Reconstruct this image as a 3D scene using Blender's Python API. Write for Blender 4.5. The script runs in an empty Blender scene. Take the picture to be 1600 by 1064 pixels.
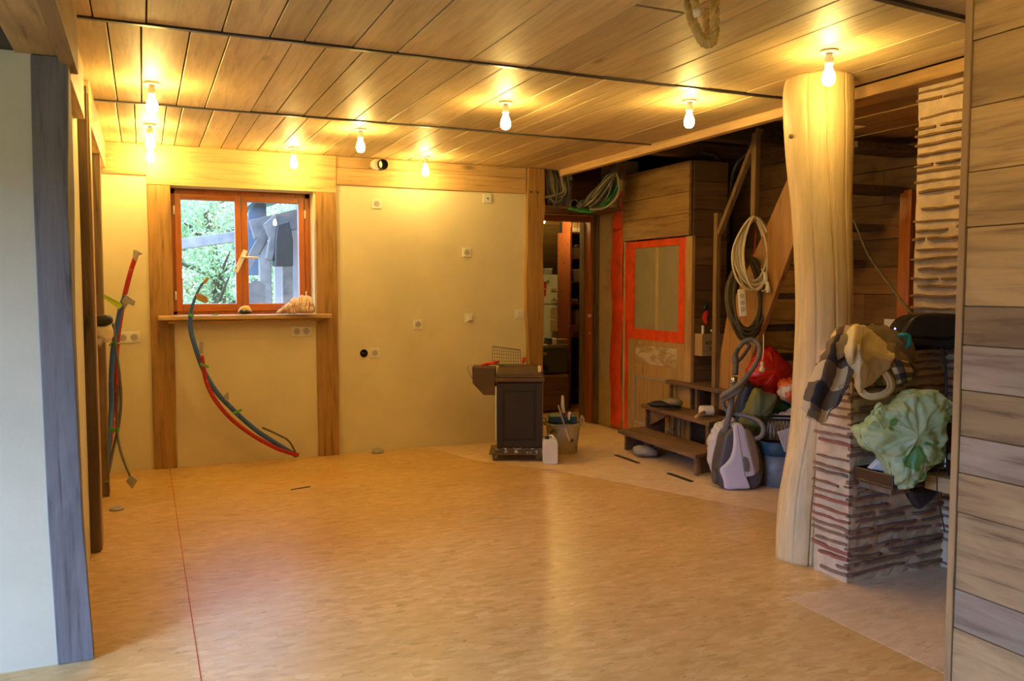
import bpy, math, random
from mathutils import Vector, Matrix, noise
random.seed(7)
S = bpy.context.scene
COL = S.collection
PI = math.pi

# ------------------------------------------------------------------ camera
YAW, PITCH, FPX, EYE = math.radians(23.7), math.radians(3.58), 1311.0, Vector((0, 0, 1.42))
cam = bpy.data.cameras.new('camera'); co = bpy.data.objects.new('camera', cam); COL.objects.link(co)
cam.sensor_width = 36; cam.lens = FPX / 1600 * 36; cam.clip_start = .05; cam.clip_end = 200
co.location = EYE; co.rotation_euler = (PI/2 - PITCH, 0, -YAW)
S.camera = co
FW = Vector((math.sin(YAW)*math.cos(PITCH), math.cos(YAW)*math.cos(PITCH), -math.sin(PITCH)))
RT = Vector((math.cos(YAW), -math.sin(YAW), 0)); UP = RT.cross(FW)
def ray(px, py): return FW*FPX + RT*(px-800) - UP*(py-532)
def ad(px, py, d): return EYE + ray(px, py)*(d/FPX)               # point at depth d
def ay(px, py, Y): r = ray(px, py); return EYE + r*(Y/r.y)           # point on plane y=Y
def ax(px, py, X): r = ray(px, py); return EYE + r*(X/r.x)
def az(px, py, Z=0): r = ray(px, py); return EYE + r*((Z-EYE.z)/r.z)

# ------------------------------------------------------------------ world, light, exposure
BULB_L = 250.0
BULB_C = (1.0, .67, .19)
w = bpy.data.worlds.new('sky'); S.world = w; w.use_nodes = True
bg = w.node_tree.nodes['Background']; bg.inputs[0].default_value = (.44, .62, 1.0, 1); bg.inputs[1].default_value = 7.5
S.view_settings.view_transform = 'Standard'; S.view_settings.look = 'None'
S.view_settings.gamma = 1; S.view_settings.use_curve_mapping = False
S.view_settings.exposure = 0.10
def area(name, loc, rot, sx, sy, power, color):
    l = bpy.data.lights.new(name, 'AREA'); l.shape = 'RECTANGLE'; l.size = sx; l.size_y = sy; l.energy = power; l.color = color
    o = bpy.data.objects.new(name, l); COL.objects.link(o); o.location = loc; o.rotation_euler = rot; return o
# bright sky standing high outside the window of the side space, its light falling in downwards
L_ = Vector((-5.4, .6, 3.9)); q_ = (Vector((-1.0, 2.6, .4))-L_).to_track_quat('-Z', 'Y').to_euler()
area('daylight_side_sky', L_, q_, 4.2, 3.4, 3900, (.30, .50, 1.0))

# ------------------------------------------------------------------ materials
MATS = {}
def new_mat(name):
    m = bpy.data.materials.new(name); m.use_nodes = True
    nt = m.node_tree; b = nt.nodes['Principled BSDF']
    return m, nt, b
def coords(nt, scale, rnd=True, rot=(0,0,0)):
    tc = nt.nodes.new('ShaderNodeTexCoord'); mp = nt.nodes.new('ShaderNodeMapping')
    mp.inputs['Scale'].default_value = scale; mp.inputs['Rotation'].default_value = rot
    if rnd:
        oi = nt.nodes.new('ShaderNodeObjectInfo'); ml = nt.nodes.new('ShaderNodeVectorMath'); ml.operation = 'SCALE'
        cb = nt.nodes.new('ShaderNodeCombineXYZ')
        for i in range(3): nt.links.new(oi.outputs['Random'], cb.inputs[i])
        nt.links.new(cb.outputs[0], ml.inputs[0]); ml.inputs['Scale'].default_value = 37.0
        ad_ = nt.nodes.new('ShaderNodeVectorMath'); ad_.operation = 'ADD'
        nt.links.new(tc.outputs['Object'], ad_.inputs[0]); nt.links.new(ml.outputs[0], ad_.inputs[1])
        nt.links.new(ad_.outputs[0], mp.inputs['Vector'])
    else: nt.links.new(tc.outputs['Object'], mp.inputs['Vector'])
    return mp.outputs[0]
def nz(nt, vec, scale, detail=4, rough=.55, dist=0):
    n = nt.nodes.new('ShaderNodeTexNoise'); n.inputs['Scale'].default_value = scale
    n.inputs['Detail'].default_value = detail; n.inputs['Roughness'].default_value = rough; n.inputs['Distortion'].default_value = dist
    nt.links.new(vec, n.inputs['Vector']); return n.outputs['Fac']
def ramp(nt, fac, stops):
    r = nt.nodes.new('ShaderNodeValToRGB'); e = r.color_ramp.elements
    while len(e) < len(stops): e.new(.5)
    for i, (p, c) in enumerate(stops): e[i].position = p; e[i].color = (*c, 1)
    nt.links.new(fac, r.inputs[0]); return r.outputs[0]
def mixc(nt, a, b, f, mode='MIX'):
    n = nt.nodes.new('ShaderNodeMix'); n.data_type = 'RGBA'; n.blend_type = mode
    for s, v in ((6, a), (7, b), (0, f)):
        if isinstance(v, (tuple, list)): n.inputs[s].default_value = (*v, 1)
        elif isinstance(v, (int, float)): n.inputs[s].default_value = v
        else: nt.links.new(v, n.inputs[s])
    return n.outputs[2]
def bump(nt, b, h, strength, dist=.01):
    n = nt.nodes.new('ShaderNodeBump'); n.inputs['Strength'].default_value = strength; n.inputs['Distance'].default_value = dist
    nt.links.new(h, n.inputs['Height']); nt.links.new(n.outputs[0], b.inputs['Normal'])
def wood(name, base, dark=None, axis='y', rough=.6, var=.3, stain=.35, knots=True, bmp=.25, rnd=True):
    """timber with its grain along one axis; each board takes its own tint and figure"""
    if name in MATS: return MATS[name]
    dark = dark or tuple(c*.5 for c in base)
    m, nt, b = new_mat(name)
    sc = {'x': (1, 14, 14), 'y': (14, 1, 14), 'z': (14, 14, 1)}[axis]
    v = coords(nt, sc, rnd)
    g = nz(nt, v, 2.2, 6, .6, .6)
    light = tuple(min(1, c*1.18) for c in base)
    c = ramp(nt, g, [(.28, dark), (.45, base), (.62, light), (.8, base)])
    v2 = coords(nt, {'x': (.5, 2, 2), 'y': (2, .5, 2), 'z': (2, 2, .5)}[axis], rnd)
    s = nz(nt, v2, 2.0, 5, .65, 1.0)
    r = nt.nodes.new('ShaderNodeMapRange'); r.inputs[1].default_value = .42; r.inputs[2].default_value = .75
    r.inputs[3].default_value = 0; r.inputs[4].default_value = stain; nt.links.new(s, r.inputs[0])
    c = mixc(nt, c, tuple(x*.8 for x in dark), r.outputs[0])
    if knots:
        vo = nt.nodes.new('ShaderNodeTexVoronoi'); vo.inputs['Scale'].default_value = 1.6
        v3 = coords(nt, {'x': (.7, 2.2, 2.2), 'y': (2.2, .7, 2.2), 'z': (2.2, 2.2, .7)}[axis], rnd)
        nt.links.new(v3, vo.inputs['Vector'])
        k = nt.nodes.new('ShaderNodeMapRange'); k.inputs[1].default_value = .03; k.inputs[2].default_value = .10
        k.inputs[3].default_value = .75; k.inputs[4].default_value = 0; nt.links.new(vo.outputs['Distance'], k.inputs[0])
        c = mixc(nt, c, tuple(x*.4 for x in dark), k.outputs[0])
    if rnd:
        oi = nt.nodes.new('ShaderNodeObjectInfo'); mr = nt.nodes.new('ShaderNodeMapRange')
        mr.inputs[3].default_value = 1-var; mr.inputs[4].default_value = 1+var*.5; nt.links.new(oi.outputs['Random'], mr.inputs[0])
        h = nt.nodes.new('ShaderNodeHueSaturation'); nt.links.new(c, h.inputs['Color']); nt.links.new(mr.outputs[0], h.inputs['Value']); c = h.outputs[0]
    nt.links.new(c, b.inputs['Base Color']); b.inputs['Roughness'].default_value = rough
    bump(nt, b, g, bmp, .004)
    MATS[name] = m; return m
def plain(name, col, rough=.6, metal=0.0, var=.12, scale=6, bmp=.1, bscale=60, spec=None, sheen=0, trans=0, alpha=1.0, emis=None):
    if name in MATS: return MATS[name]
    m, nt, b = new_mat(name)
    v = coords(nt, (1,1,1), False)
    f = nz(nt, v, scale, 5, .6)
    c = ramp(nt, f, [(.3, tuple(x*(1-var) for x in col)), (.7, tuple(min(1, x*(1+var*.5)) for x in col))])
    nt.links.new(c, b.inputs['Base Color'])
    b.inputs['Roughness'].default_value = rough; b.inputs['Metallic'].default_value = metal
    if spec is not None: b.inputs['Specular IOR Level'].default_value = spec
    if trans: b.inputs['Transmission Weight'].default_value = trans
    if alpha < 1: b.inputs['Alpha'].default_value = alpha
    if bmp: bump(nt, b, nz(nt, v, bscale, 3, .6), bmp, .004)
    if emis: b.inputs['Emission Color'].default_value = (*emis[0], 1); b.inputs['Emission Strength'].default_value = emis[1]
    MATS[name] = m; return m
def stained(name, col, spot, scale=8, thr=(.5,.6), rough=.7, amt=.8, bmp=.3, stretch=(1,1,1)):
    """paint or plaster splashes over a base colour"""
    if name in MATS: return MATS[name]
    m, nt, b = new_mat(name); v = coords(nt, stretch, False)
    f = nz(nt, v, scale, 6, .65)
    r = nt.nodes.new('ShaderNodeMapRange'); r.inputs[1].default_value = thr[0]; r.inputs[2].default_value = thr[1]; r.inputs[4].default_value = amt
    nt.links.new(f, r.inputs[0]); nt.links.new(mixc(nt, col, spot, r.outputs[0]), b.inputs['Base Color'])
    b.inputs['Roughness'].default_value = rough; bump(nt, b, f, bmp, .01)
    MATS[name] = m; return m
def osb(name, base, dark, lite, rough):
    m, nt, b = new_mat(name)
    out = None
    for i, (rot, sc) in enumerate((((0,0,.3), (14, 40, 1)), ((0,0,-.5), (13, 34, 1)), ((0,0,1.1), (16, 36, 1)))):
        vo = nt.nodes.new('ShaderNodeTexVoronoi'); vo.inputs['Scale'].default_value = 1.0; vo.inputs['Randomness'].default_value = 1
        nt.links.new(coords(nt, sc, False, rot), vo.inputs['Vector'])
        sp = nt.nodes.new('ShaderNodeSeparateColor'); nt.links.new(vo.outputs['Color'], sp.inputs[0])
        c = ramp(nt, sp.outputs[i % 3], [(0.0, dark), (.12, base), (.6, base), (.95, lite)])
        out = c if out is None else mixc(nt, out, c, .5)
    big = nz(nt, coords(nt, (1,1.6,1), False), 1.1, 5, .6)
    out = mixc(nt, out, tuple(x*.72 for x in base), ramp(nt, big, [(.42, (0,0,0)), (.7, (.45,.45,.45))]))
    # thin dark flakes
    vf = nz(nt, coords(nt, (7, 26, 1), False, (0,0,.15)), 2.0, 7, .72, 1.2)
    out = mixc(nt, out, tuple(x*.42 for x in dark), ramp(nt, vf, [(.585, (0,0,0)), (.66, (.6,.6,.6))]))
    nt.links.new(out, b.inputs['Base Color'])
    rr = nz(nt, coords(nt, (6, 14, 1), False), 2, 4)
    mr = nt.nodes.new('ShaderNodeMapRange'); mr.inputs[3].default_value = rough-.10; mr.inputs[4].default_value = rough+.14
    nt.links.new(rr, mr.inputs[0]); nt.links.new(mr.outputs[0], b.inputs['Roughness'])
    bump(nt, b, vf, .12, .004)
    MATS[name] = m; return m
def glassy(name, tint=(1,1,1), gloss=.09, rough=.0):
    """thin pane: mostly clear with a mirror share"""
    m = bpy.data.materials.new(name); m.use_nodes = True; nt = m.node_tree; nt.nodes.clear()
    o = nt.nodes.new('ShaderNodeOutputMaterial'); t = nt.nodes.new('ShaderNodeBsdfTransparent'); g = nt.nodes.new('ShaderNodeBsdfGlossy')
    t.inputs[0].default_value = (*tint, 1); g.inputs['Roughness'].default_value = rough
    mx = nt.nodes.new('ShaderNodeMixShader'); mx.inputs[0].default_value = gloss
    nt.links.new(t.outputs[0], mx.inputs[1]); nt.links.new(g.outputs[0], mx.inputs[2]); nt.links.new(mx.outputs[0], o.inputs[0])
    MATS[name] = m; return m
def film(name, col, trans_share, rough=.4, transl=.3, crease=8):
    """thin plastic film: part see-through, part lit from behind, part glossy"""
    m, nt, b = new_mat(name); o = nt.nodes['Material Output']
    b.inputs['Base Color'].default_value = (*col, 1); b.inputs['Roughness'].default_value = rough
    v = coords(nt, (1,1,1), False); f = nz(nt, v, crease, 6, .6, .4); bump(nt, b, f, .5, .02)
    c = ramp(nt, f, [(.3, tuple(x*.82 for x in col)), (.65, col)]); nt.links.new(c, b.inputs['Base Color'])
    t = nt.nodes.new('ShaderNodeBsdfTransparent'); tl = nt.nodes.new('ShaderNodeBsdfTranslucent'); tl.inputs[0].default_value = (*col, 1)
    a = nt.nodes.new('ShaderNodeMixShader'); a.inputs[0].default_value = transl
    nt.links.new(b.outputs[0], a.inputs[1]); nt.links.new(tl.outputs[0], a.inputs[2])
    d = nt.nodes.new('ShaderNodeMixShader'); d.inputs[0].default_value = trans_share
    nt.links.new(a.outputs[0], d.inputs[1]); nt.links.new(t.outputs[0], d.inputs[2]); nt.links.new(d.outputs[0], o.inputs[0])
    MATS[name] = m; return m

M = {}
M['ceil'] = wood('ceiling_poplar_y', (.66,.49,.24), (.52,.36,.16), 'y', .55, .30, .38)
M['oak_y'] = wood('pale_oak_y', (.56,.37,.17), (.34,.20,.08), 'y', .6, .2, .3)
M['oak_x'] = wood('pale_oak_x', (.58,.38,.16), (.36,.21,.08), 'x', .6, .15, .3)
M['oak_z'] = wood('pale_oak_z', (.46,.28,.11), (.24,.13,.05), 'z', .6, .2, .4)
M['gold_z'] = wood('golden_beam_z', (.40,.22,.065), (.20,.10,.03), 'z', .55, .15, .4)
M['rough_z'] = wood('rough_dark_timber_z', (.20,.13,.075), (.07,.045,.025), 'z', .85, .2, .6, bmp=.8)
M['grey_post'] = wood('weathered_oak_post', (.21,.19,.18), (.09,.075,.065), 'z', .75, .1, .6, bmp=.6)
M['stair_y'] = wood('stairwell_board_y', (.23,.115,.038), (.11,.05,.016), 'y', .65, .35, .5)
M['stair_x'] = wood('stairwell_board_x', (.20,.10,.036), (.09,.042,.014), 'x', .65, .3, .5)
M['closet_y'] = wood('closet_board_y', (.38,.22,.075), (.19,.09,.028), 'y', .6, .3, .55)
M['fore_y'] = wood('partition_board_y', (.45,.29,.125), (.21,.11,.045), 'y', .6, .38, .75)
M['dark_y'] = wood('dark_tread', (.12,.075,.04), (.05,.03,.015), 'y', .7, .2, .5)
M['string'] = wood('stringer_pine', (.40,.20,.06), (.20,.09,.03), 'z', .5, .1, .3)
M['batten'] = wood('batten_wood', (.27,.16,.065), (.13,.07,.025), 'z', .65, .25, .4)
M['step_y'] = wood('worn_step_y', (.20,.11,.05), (.08,.042,.02), 'y', .75, .25, .6, bmp=.6)
M['log'] = wood('peeled_log', (.66,.49,.235), (.59,.42,.19), 'z', .5, .05, .18, rnd=False, bmp=.05, knots=False)
M['orange'] = wood('orange_stained_frame', (.42,.125,.02), (.25,.06,.01), 'z', .35, .1, .15, knots=False, bmp=.1)
M['orange_x'] = wood('orange_stained_rail', (.42,.125,.02), (.25,.06,.01), 'x', .35, .1, .15, knots=False, bmp=.1)
M['doorwood'] = wood('stripped_door_pine', (.42,.26,.095), (.24,.13,.04), 'z', .6, .15, .3)
M['plaster'] = plain('lime_plaster', (.74,.66,.455), .9, 0, .10, 1.8, .22, 45)
M['limewash'] = plain('pale_limewash', (.72,.74,.72), .9, 0, .08, 2.2, .3, 40)
M['concrete'] = stained('rough_render', (.52,.39,.19), (.26,.18,.09), 6, (.5,.75), .9, .6, .8)
M['mortar'] = plain('sandy_mortar', (.68,.50,.30), .95, 0, .22, 14, .8, 90)
M['brick'] = stained('old_thin_brick', (.25,.13,.075), (.38,.26,.16), 14, (.5,.72), .9, .6, .6)
M['brick_red'] = stained('reddish_thin_brick', (.30,.10,.06), (.36,.2,.13), 14, (.5,.72), .9, .5, .6)
M['brick_up'] = stained('sooty_thin_brick', (.26,.145,.05), (.15,.08,.03), 12, (.45,.65), .9, .7, .6)
M['floor'] = osb('varnished_strand_board', (.66,.41,.14), (.46,.25,.07), (.80,.56,.25), .30)
M['floor2'] = osb('bare_strand_board', (.70,.50,.30), (.56,.38,.21), (.80,.62,.42), .60)
M['strip'] = plain('dark_steel_profile', (.10,.095,.10), .35, .7, .1, 10, 0)
M['black'] = plain('black_void', (.012,.011,.01), .9, 0, .1, 4, 0)
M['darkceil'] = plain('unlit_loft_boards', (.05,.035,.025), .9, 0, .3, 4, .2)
M['white'] = plain('white_plastic', (.80,.78,.72), .35, 0, .03, 3, 0)
M['recess'] = plain('grey_socket_recess', (.52,.50,.46), .45, 0, .05, 3, 0)
M['blackpl'] = plain('black_plastic', (.018,.017,.018), .35, 0, .2, 8, 0)
M['greypl'] = plain('grey_plastic', (.17,.165,.165), .45, 0, .1, 8, 0)
M['chrome'] = plain('chrome_metal', (.6,.6,.6), .25, 1, .1, 8, 0)
M['bluehose'] = stained('blue_conduit_sleeve', (.04,.12,.42), (.35,.38,.42), 30, (.62,.68), .5, .7, .1)
M['redhose'] = stained('red_conduit_sleeve', (.42,.02,.02), (.55,.40,.34), 30, (.62,.68), .5, .7, .1)
M['greyhose'] = plain('grey_conduit', (.13,.12,.10), .55, 0, .2, 20, .2)
M['palehose'] = plain('pale_grey_conduit', (.34,.29,.20), .55, 0, .2, 20, .2)
M['greenhose'] = plain('green_conduit', (.02,.22,.045), .45, 0, .2, 20, .2)
M['tape'] = plain('grey_tape', (.36,.34,.31), .5, 0, .15, 14, .2)
M['greentape'] = plain('green_tape', (.12,.45,.06), .5, 0, .15, 14, .1)
M['limetape'] = plain('lime_tape', (.50,.68,.06), .5, 0, .1, 14, .1)
M['redfilm'] = plain('orange_red_film', (.80,.085,.02), .28, 0, .30, 7, .7, 14)
M['bulb'] = None
def bulb_mat(name, L):
    m = bpy.data.materials.new(name); m.use_nodes = True; nt = m.node_tree; nt.nodes.clear()
    o = nt.nodes.new('ShaderNodeOutputMaterial'); e = nt.nodes.new('ShaderNodeEmission')
    e.inputs[0].default_value = (*BULB_C, 1); e.inputs[1].default_value = L; nt.links.new(e.outputs[0], o.inputs[0]); return m
M['bulb'] = bulb_mat('glowing_bulb_glass', BULB_L)
M['bulb_far'] = bulb_mat('glowing_kitchen_bulb', BULB_L*2.6); M['bulb_added'] = bulb_mat('glowing_added_bulb_glass', BULB_L*.45)  # the dimmer one serves the added, unseen bulb

# ------------------------------------------------------------------ mesh helpers
class MB:
    def __init__(s): s.v = []; s.f = []; s.uv = None; s.m = []
    def add(s, vs, fs, mi=0):
        n = len(s.v); s.v += [Vector(p) for p in vs]; s.f += [tuple(i+n for i in f) for f in fs]; s.m += [mi]*len(fs); return s
    def box(s, x0, x1, y0, y1, z0, z1, mi=0):
        return s.add([(x0,y0,z0),(x1,y0,z0),(x1,y1,z0),(x0,y1,z0),(x0,y0,z1),(x1,y0,z1),(x1,y1,z1),(x0,y1,z1)],
                     [(0,3,2,1),(4,5,6,7),(0,1,5,4),(1,2,6,5),(2,3,7,6),(3,0,4,7)], mi)
    def prism(s, poly, vec, mi=0):
        """closed solid: polygon of 3D points pushed along vec"""
        n = len(poly); vec = Vector(vec); P = [Vector(p) for p in poly]
        return s.add(P + [p+vec for p in P], [tuple(range(n))[::-1], tuple(range(n, 2*n))] + [(i, (i+1) % n, (i+1) % n + n, i+n) for i in range(n)], mi)
    def bar(s, a, b, w, h, up=(0,0,1), mi=0):
        a, b = Vector(a), Vector(b); d = (b-a).normalized(); u = Vector(up); r = d.cross(u)
        if r.length < 1e-4: r = d.cross(Vector((0,1,0)))
        r.normalize(); u = r.cross(d); r *= w/2; u *= h/2
        return s.add([a-r-u, a+r-u, a+r+u, a-r+u, b-r-u, b+r-u, b+r+u, b-r+u], [(3,2,1,0),(4,5,6,7),(0,1,5,4),(1,2,6,5),(2,3,7,6),(3,0,4,7)], mi)
    def tube(s, pts, r, seg=8, cap=True, mi=0, closed=False):
        P = [Vector(p) for p in pts]; n = len(P); R = r if isinstance(r, (list, tuple)) else [r]*n
        t0 = (P[1]-P[0]).normalized(); u = t0.orthogonal().normalized(); vs = []
        for i in range(n):
            t = (P[(i+1) % n]-P[i-1]) if (closed or 0 < i < n-1) else (P[1]-P[0] if i == 0 else P[-1]-P[-2])
            if t.length < 1e-7: t = t0
            t.normalize(); u = (u - t*u.dot(t)); u = u.normalized() if u.length > 1e-6 else t.orthogonal().normalized()
            v = t.cross(u)
            for k in range(seg):
                a = 2*PI*k/seg; vs.append(P[i] + (u*math.cos(a) + v*math.sin(a))*R[i])
        fs = []
        for i in range(n if closed else n-1):
            j = (i+1) % n
            for k in range(seg): k2 = (k+1) % seg; fs.append((i*seg+k, i*seg+k2, j*seg+k2, j*seg+k))
        if cap and not closed: fs += [tuple(range(seg))[::-1], tuple(range((n-1)*seg, n*seg))]
        return s.add(vs, fs, mi)
    def lathe(s, c, prof, seg=20, axis=(0,0,1), mi=0, cap=True):
        """profile of (radius, height) pairs about an axis through c"""
        c = Vector(c); a = Vector(axis).normalized(); u = a.orthogonal().normalized(); v = a.cross(u); vs = []; n = len(prof)
        for r, h in prof:
            for k in range(seg):
                t = 2*PI*k/seg; vs.append(c + a*h + (u*math.cos(t)+v*math.sin(t))*max(r, 1e-4))
        fs = [(i*seg+k, i*seg+(k+1) % seg, (i+1)*seg+(k+1) % seg, (i+1)*seg+k) for i in range(n-1) for k in range(seg)]
        if cap: fs += [tuple(range(seg))[::-1], tuple(range((n-1)*seg, n*seg))]
        return s.add(vs, fs, mi)
    def cyl(s, a, b, r, seg=16, mi=0):
        a, b = Vector(a), Vector(b); return s.lathe(a, [(r, 0), (r, (b-a).length)], seg, b-a, mi)
    def grid(s, P, nu, nv, mi=0, uv=False):
        """P: list of rows of points"""
        fs = [(i*nv+j, i*nv+j+1, (i+1)*nv+j+1, (i+1)*nv+j) for i in range(nu-1) for j in range(nv-1)]
        return s.add([p for row in P for p in row], fs, mi)
    def xf(s, mat): s.v = [mat @ p for p in s.v]; return s
    def wob(s, amp, sc=3.0, seed=0):
        o = Vector((seed*7.1, seed*3.3, seed*1.7)); s.v = [p + noise.noise_vector(p*sc+o)*amp for p in s.v]; return s
def crumple(mb, cell=9.0, amp=.02, seed=1, fine=.35, front=0.0):
    """push creases into thin sheet: cells meet in sharp folds"""
    off = Vector((seed*3.7, seed*1.9, seed*6.1)); c = sum(mb.v, Vector())/len(mb.v)
    for i, p in enumerate(mb.v):
        d_, q_ = noise.voronoi((p+noise.noise_vector(p*5+off)*.06)*cell+off); e = min(1, (d_[1]-d_[0])*2.2)
        d2, q2 = noise.voronoi((p+noise.noise_vector(p*9+off)*.03)*cell*2.3-off); e2 = min(1, (d2[1]-d2[0])*2.2)
        n = (p-c).normalized(); n = (n*(1-front)-FW*front*(1 if (p-c).dot(FW) < 0 else -1)).normalized()
        mb.v[i] = p + n*amp*(e-.6) + n*amp*fine*(e2-.6) + noise.noise_vector(p*cell*.5+off)*amp*.8
    return mb
def dome(k=22, pw=2.3):
    out = []
    for i in range(k):
        q = .5-.5*math.cos(PI*(i+.6)/(k+.2)); out.append((max(.05, (1-abs(2*q-1)**pw)**(1/pw)), q))
    return out
ORG = {}
def obj(name, mb, mat, parent=None, bevel=0, smooth=False, label=None, cat=None, group=None, kind=None, seg=2, subsurf=0, solid=0):
    me = bpy.data.meshes.new(name)
    org = ORG.get(parent.name, Vector((0,0,0))) if parent else Vector((0,0,0))
    me.from_pydata([tuple(p-org) for p in mb.v], [], mb.f)
    for mt in (mat if isinstance(mat, (list, tuple)) else [mat]): me.materials.append(mt)
    if any(mb.m): me.polygons.foreach_set('material_index', mb.m)
    if mb.uv:
        ul = me.uv_layers.new(name='UVMap')
        for l in me.loops: ul.data[l.index].uv = mb.uv[l.vertex_index]
    if smooth: me.polygons.foreach_set('use_smooth', [True]*len(me.polygons))
    me.update()
    o = bpy.data.objects.new(name, me); COL.objects.link(o)
    if parent: o.parent = parent; ORG[o.name] = org
    if solid: md = o.modifiers.new('thick', 'SOLIDIFY'); md.thickness = solid; md.offset = 0
    if subsurf: md = o.modifiers.new('sub', 'SUBSURF'); md.levels = md.render_levels = subsurf
    if bevel: md = o.modifiers.new('edge', 'BEVEL'); md.width = bevel; md.segments = seg; md.limit_method = 'ANGLE'; md.angle_limit = math.radians(40)
    tag(o, label, cat, group, kind); return o
def tag(o, label=None, cat=None, group=None, kind=None):
    if label: o['label'] = label
    if cat: o['category'] = cat
    if group: o['group'] = group
    if kind: o['kind'] = kind
    return o
def thing(name, loc, label, cat, group=None, kind=None):
    o = bpy.data.objects.new(name, None); COL.objects.link(o); o.location = loc; o.empty_display_size = .1
    ORG[o.name] = Vector(loc); return tag(o, label, cat, group, kind)
def box(name, b, mat, parent=None, bevel=.003, **k): return obj(name, MB().box(*b), mat, parent, bevel, **k)
def catmull(P, n=8, closed=False):
    P = [Vector(p) for p in P]; out = []; N = len(P)
    for i in range(N if closed else N-1):
        g = (lambda k: P[k % N]) if closed else (lambda k: P[min(max(k, 0), N-1)])
        a, b, c, d = g(i-1), g(i), g(i+1), g(i+2)
        for j in range(n):
            t = j/n; out.append(.5*((2*b)+(c-a)*t+(2*a-5*b+4*c-d)*t*t+(3*b-a-3*c+d)*t**3))
    if not closed: out.append(P[-1])
    return out
def puff(out, d, t, rings=None, amp=0.0, sc=6, seed=1, n=5, mb=None):
    """a rounded solid whose front outline is given; t is its real thickness along the view depth d"""
    o = catmull([ad(x, y, d) for x, y in out], n, True); c = sum(o, Vector())/len(o); N = len(o)
    rings = rings or [(.30,.03),(.62,.10),(.86,.24),(1,.5),(.93,.78),(.75,.95)]
    vs = []; fs = []
    for s_, q in rings:
        for p in o: vs.append(c + (p-c)*s_ + FW*(t*(q-.5)))
    a = len(vs); vs += [c + FW*(-t*.5), c + FW*(t*.5)]
    for i in range(len(rings)-1):
        for k in range(N): k2 = (k+1) % N; fs.append((i*N+k, i*N+k2, (i+1)*N+k2, (i+1)*N+k))
    for k in range(N): k2 = (k+1) % N; fs.append((k2, k, a)); L = (len(rings)-1)*N; fs.append((L+k, L+k2, a+1))
    if amp:
        off = Vector((seed*5.3, seed*2.1, seed*9.7))
        vs = [v + noise.noise_vector(v*sc+off)*amp + noise.noise_vector(v*sc*3.1+off)*amp*.35 for v in vs]
    mb = mb or MB(); return mb.add(vs, fs)
def patch(rows, nu=6, nv=6, amp=0, sc=8, seed=1, crease=0):
    """sheet through a grid of 3D control points, with folds"""
    R = [catmull(r, nv) for r in rows]; Pm = list(zip(*R)); C2 = [catmull(c, nu) for c in Pm]
    G = [list(r) for r in zip(*C2)]; n1, n2 = len(G), len(G[0]); off = Vector((seed*3.1, seed*1.3, seed*4.7))
    mb = MB(); mb.grid(G, n1, n2); mb.uv = [(j/(n2-1), i/(n1-1)) for i in range(n1) for j in range(n2)]
    for i, p in enumerate(mb.v):
        q = noise.noise_vector(p*sc+off)*amp
        if crease: q += noise.noise_vector(p*sc*.8-off).normalized()*((1-abs(noise.noise(p*sc*1.3+off))*2)**3)*crease
        mb.v[i] = p+q
    return mb

# ================================================================== SETTING
H = 2.52; BY = 7.10; RX = 4.35; SX = 5.10
ST = dict(kind='structure')
floor = box('floor', (-3.1, 6.6, -2.9, 12.2, -.12, 0), M['floor'], bevel=0, label='varnished strand board floor of the room', **ST)
obj('floor_panel', MB().prism([(2.30,7.09,.0005),(2.46,6.40,.0005),(2.92,5.78,.0005),(3.30,4.92,.0005),(3.66,4.06,.0005),(5.09,4.0,.0005),(5.09,6.04,.0005),(4.34,6.05,.0005),(4.34,7.74,.0005),(3.42,7.74,.0005),(3.42,7.09,.0005)], (0,0,.0012)), M['floor2'], floor, label='paler unvarnished floor boards by the stairs')
obj('floor_panel', MB().prism([(2.67,2.95,.0005),(2.67,1.2,.0005),(3.69,1.2,.0005),(3.69,3.0,.0005)], (0,0,.0012)), M['floor2'], floor, label='paler unvarnished floor boards at the brick hearth')
# small floor fittings
box('floor_slot', (3.625, 3.66, 5.75, 6.10, .001, .008), M['strip'], floor, 0); box('floor_slot', (3.63, 3.662, 5.03, 5.33, .001, .008), M['strip'], floor, 0)
obj('floor_crack', MB().bar((.92,5.97,.002),(1.06,6.01,.002), .018, .003), M['strip'], floor)
obj('floor_cap', MB().lathe((1.82,7.03,0), [(.05,0),(.05,.012),(.04,.03),(.015,.04)], 14), M['tape'], floor, smooth=True)
obj('floor_cap', MB().lathe((-.19,5.88,0), [(.045,0),(.045,.01),(.03,.016)], 14), M['tape'], floor)

# ceiling: single boards between two steel profiles
ceil = box('ceiling', (-.35, 3.62, -2.85, 7.4, H+.03, H+.09), M['darkceil'], bevel=0, label='low ceiling of wide pale boards', **ST)
def boards(xs, y0, y1, mat, parent, z=H, name='plank', gap=.003, seed=1):
    rr = random.Random(seed)
    for a, b in zip(xs[:-1], xs[1:]):
        dz = rr.uniform(0, .003)
        box(name, (a+gap, b-gap, y0+rr.uniform(0,.008), y1-rr.uniform(0,.008), z+dz, z+.028), mat, parent, .0025, seg=1)
near_x = [-.34,-.16,.04,.34,.54,.69,.91,1.12,1.48,1.79,2.02,2.23,2.47,2.67,2.89,3.14,3.36,3.60]
mid_x = [-.34,-.11,.02,.215,.375,.645,.80,.97,1.11,1.30,1.51,1.68,1.90,2.09,2.27,2.43,2.62,2.81,3.03,3.24,3.60]
far_x = [-.34,-.12,-.02,.16,.25,.43,.59,.71,.87,1.01,1.16,1.39,1.62,1.78,1.92,2.12,2.30,2.51,2.72,2.95,3.12,3.28,3.60]
boards(near_x[:10], -2.8, 3.885, M['ceil'], ceil, seed=2)
boards(near_x[9:11], 2.88, 3.885, M['ceil'], ceil, seed=5); boards([1.79, 2.02], -2.8, 2.872, M['ceil'], ceil, seed=6)
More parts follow.
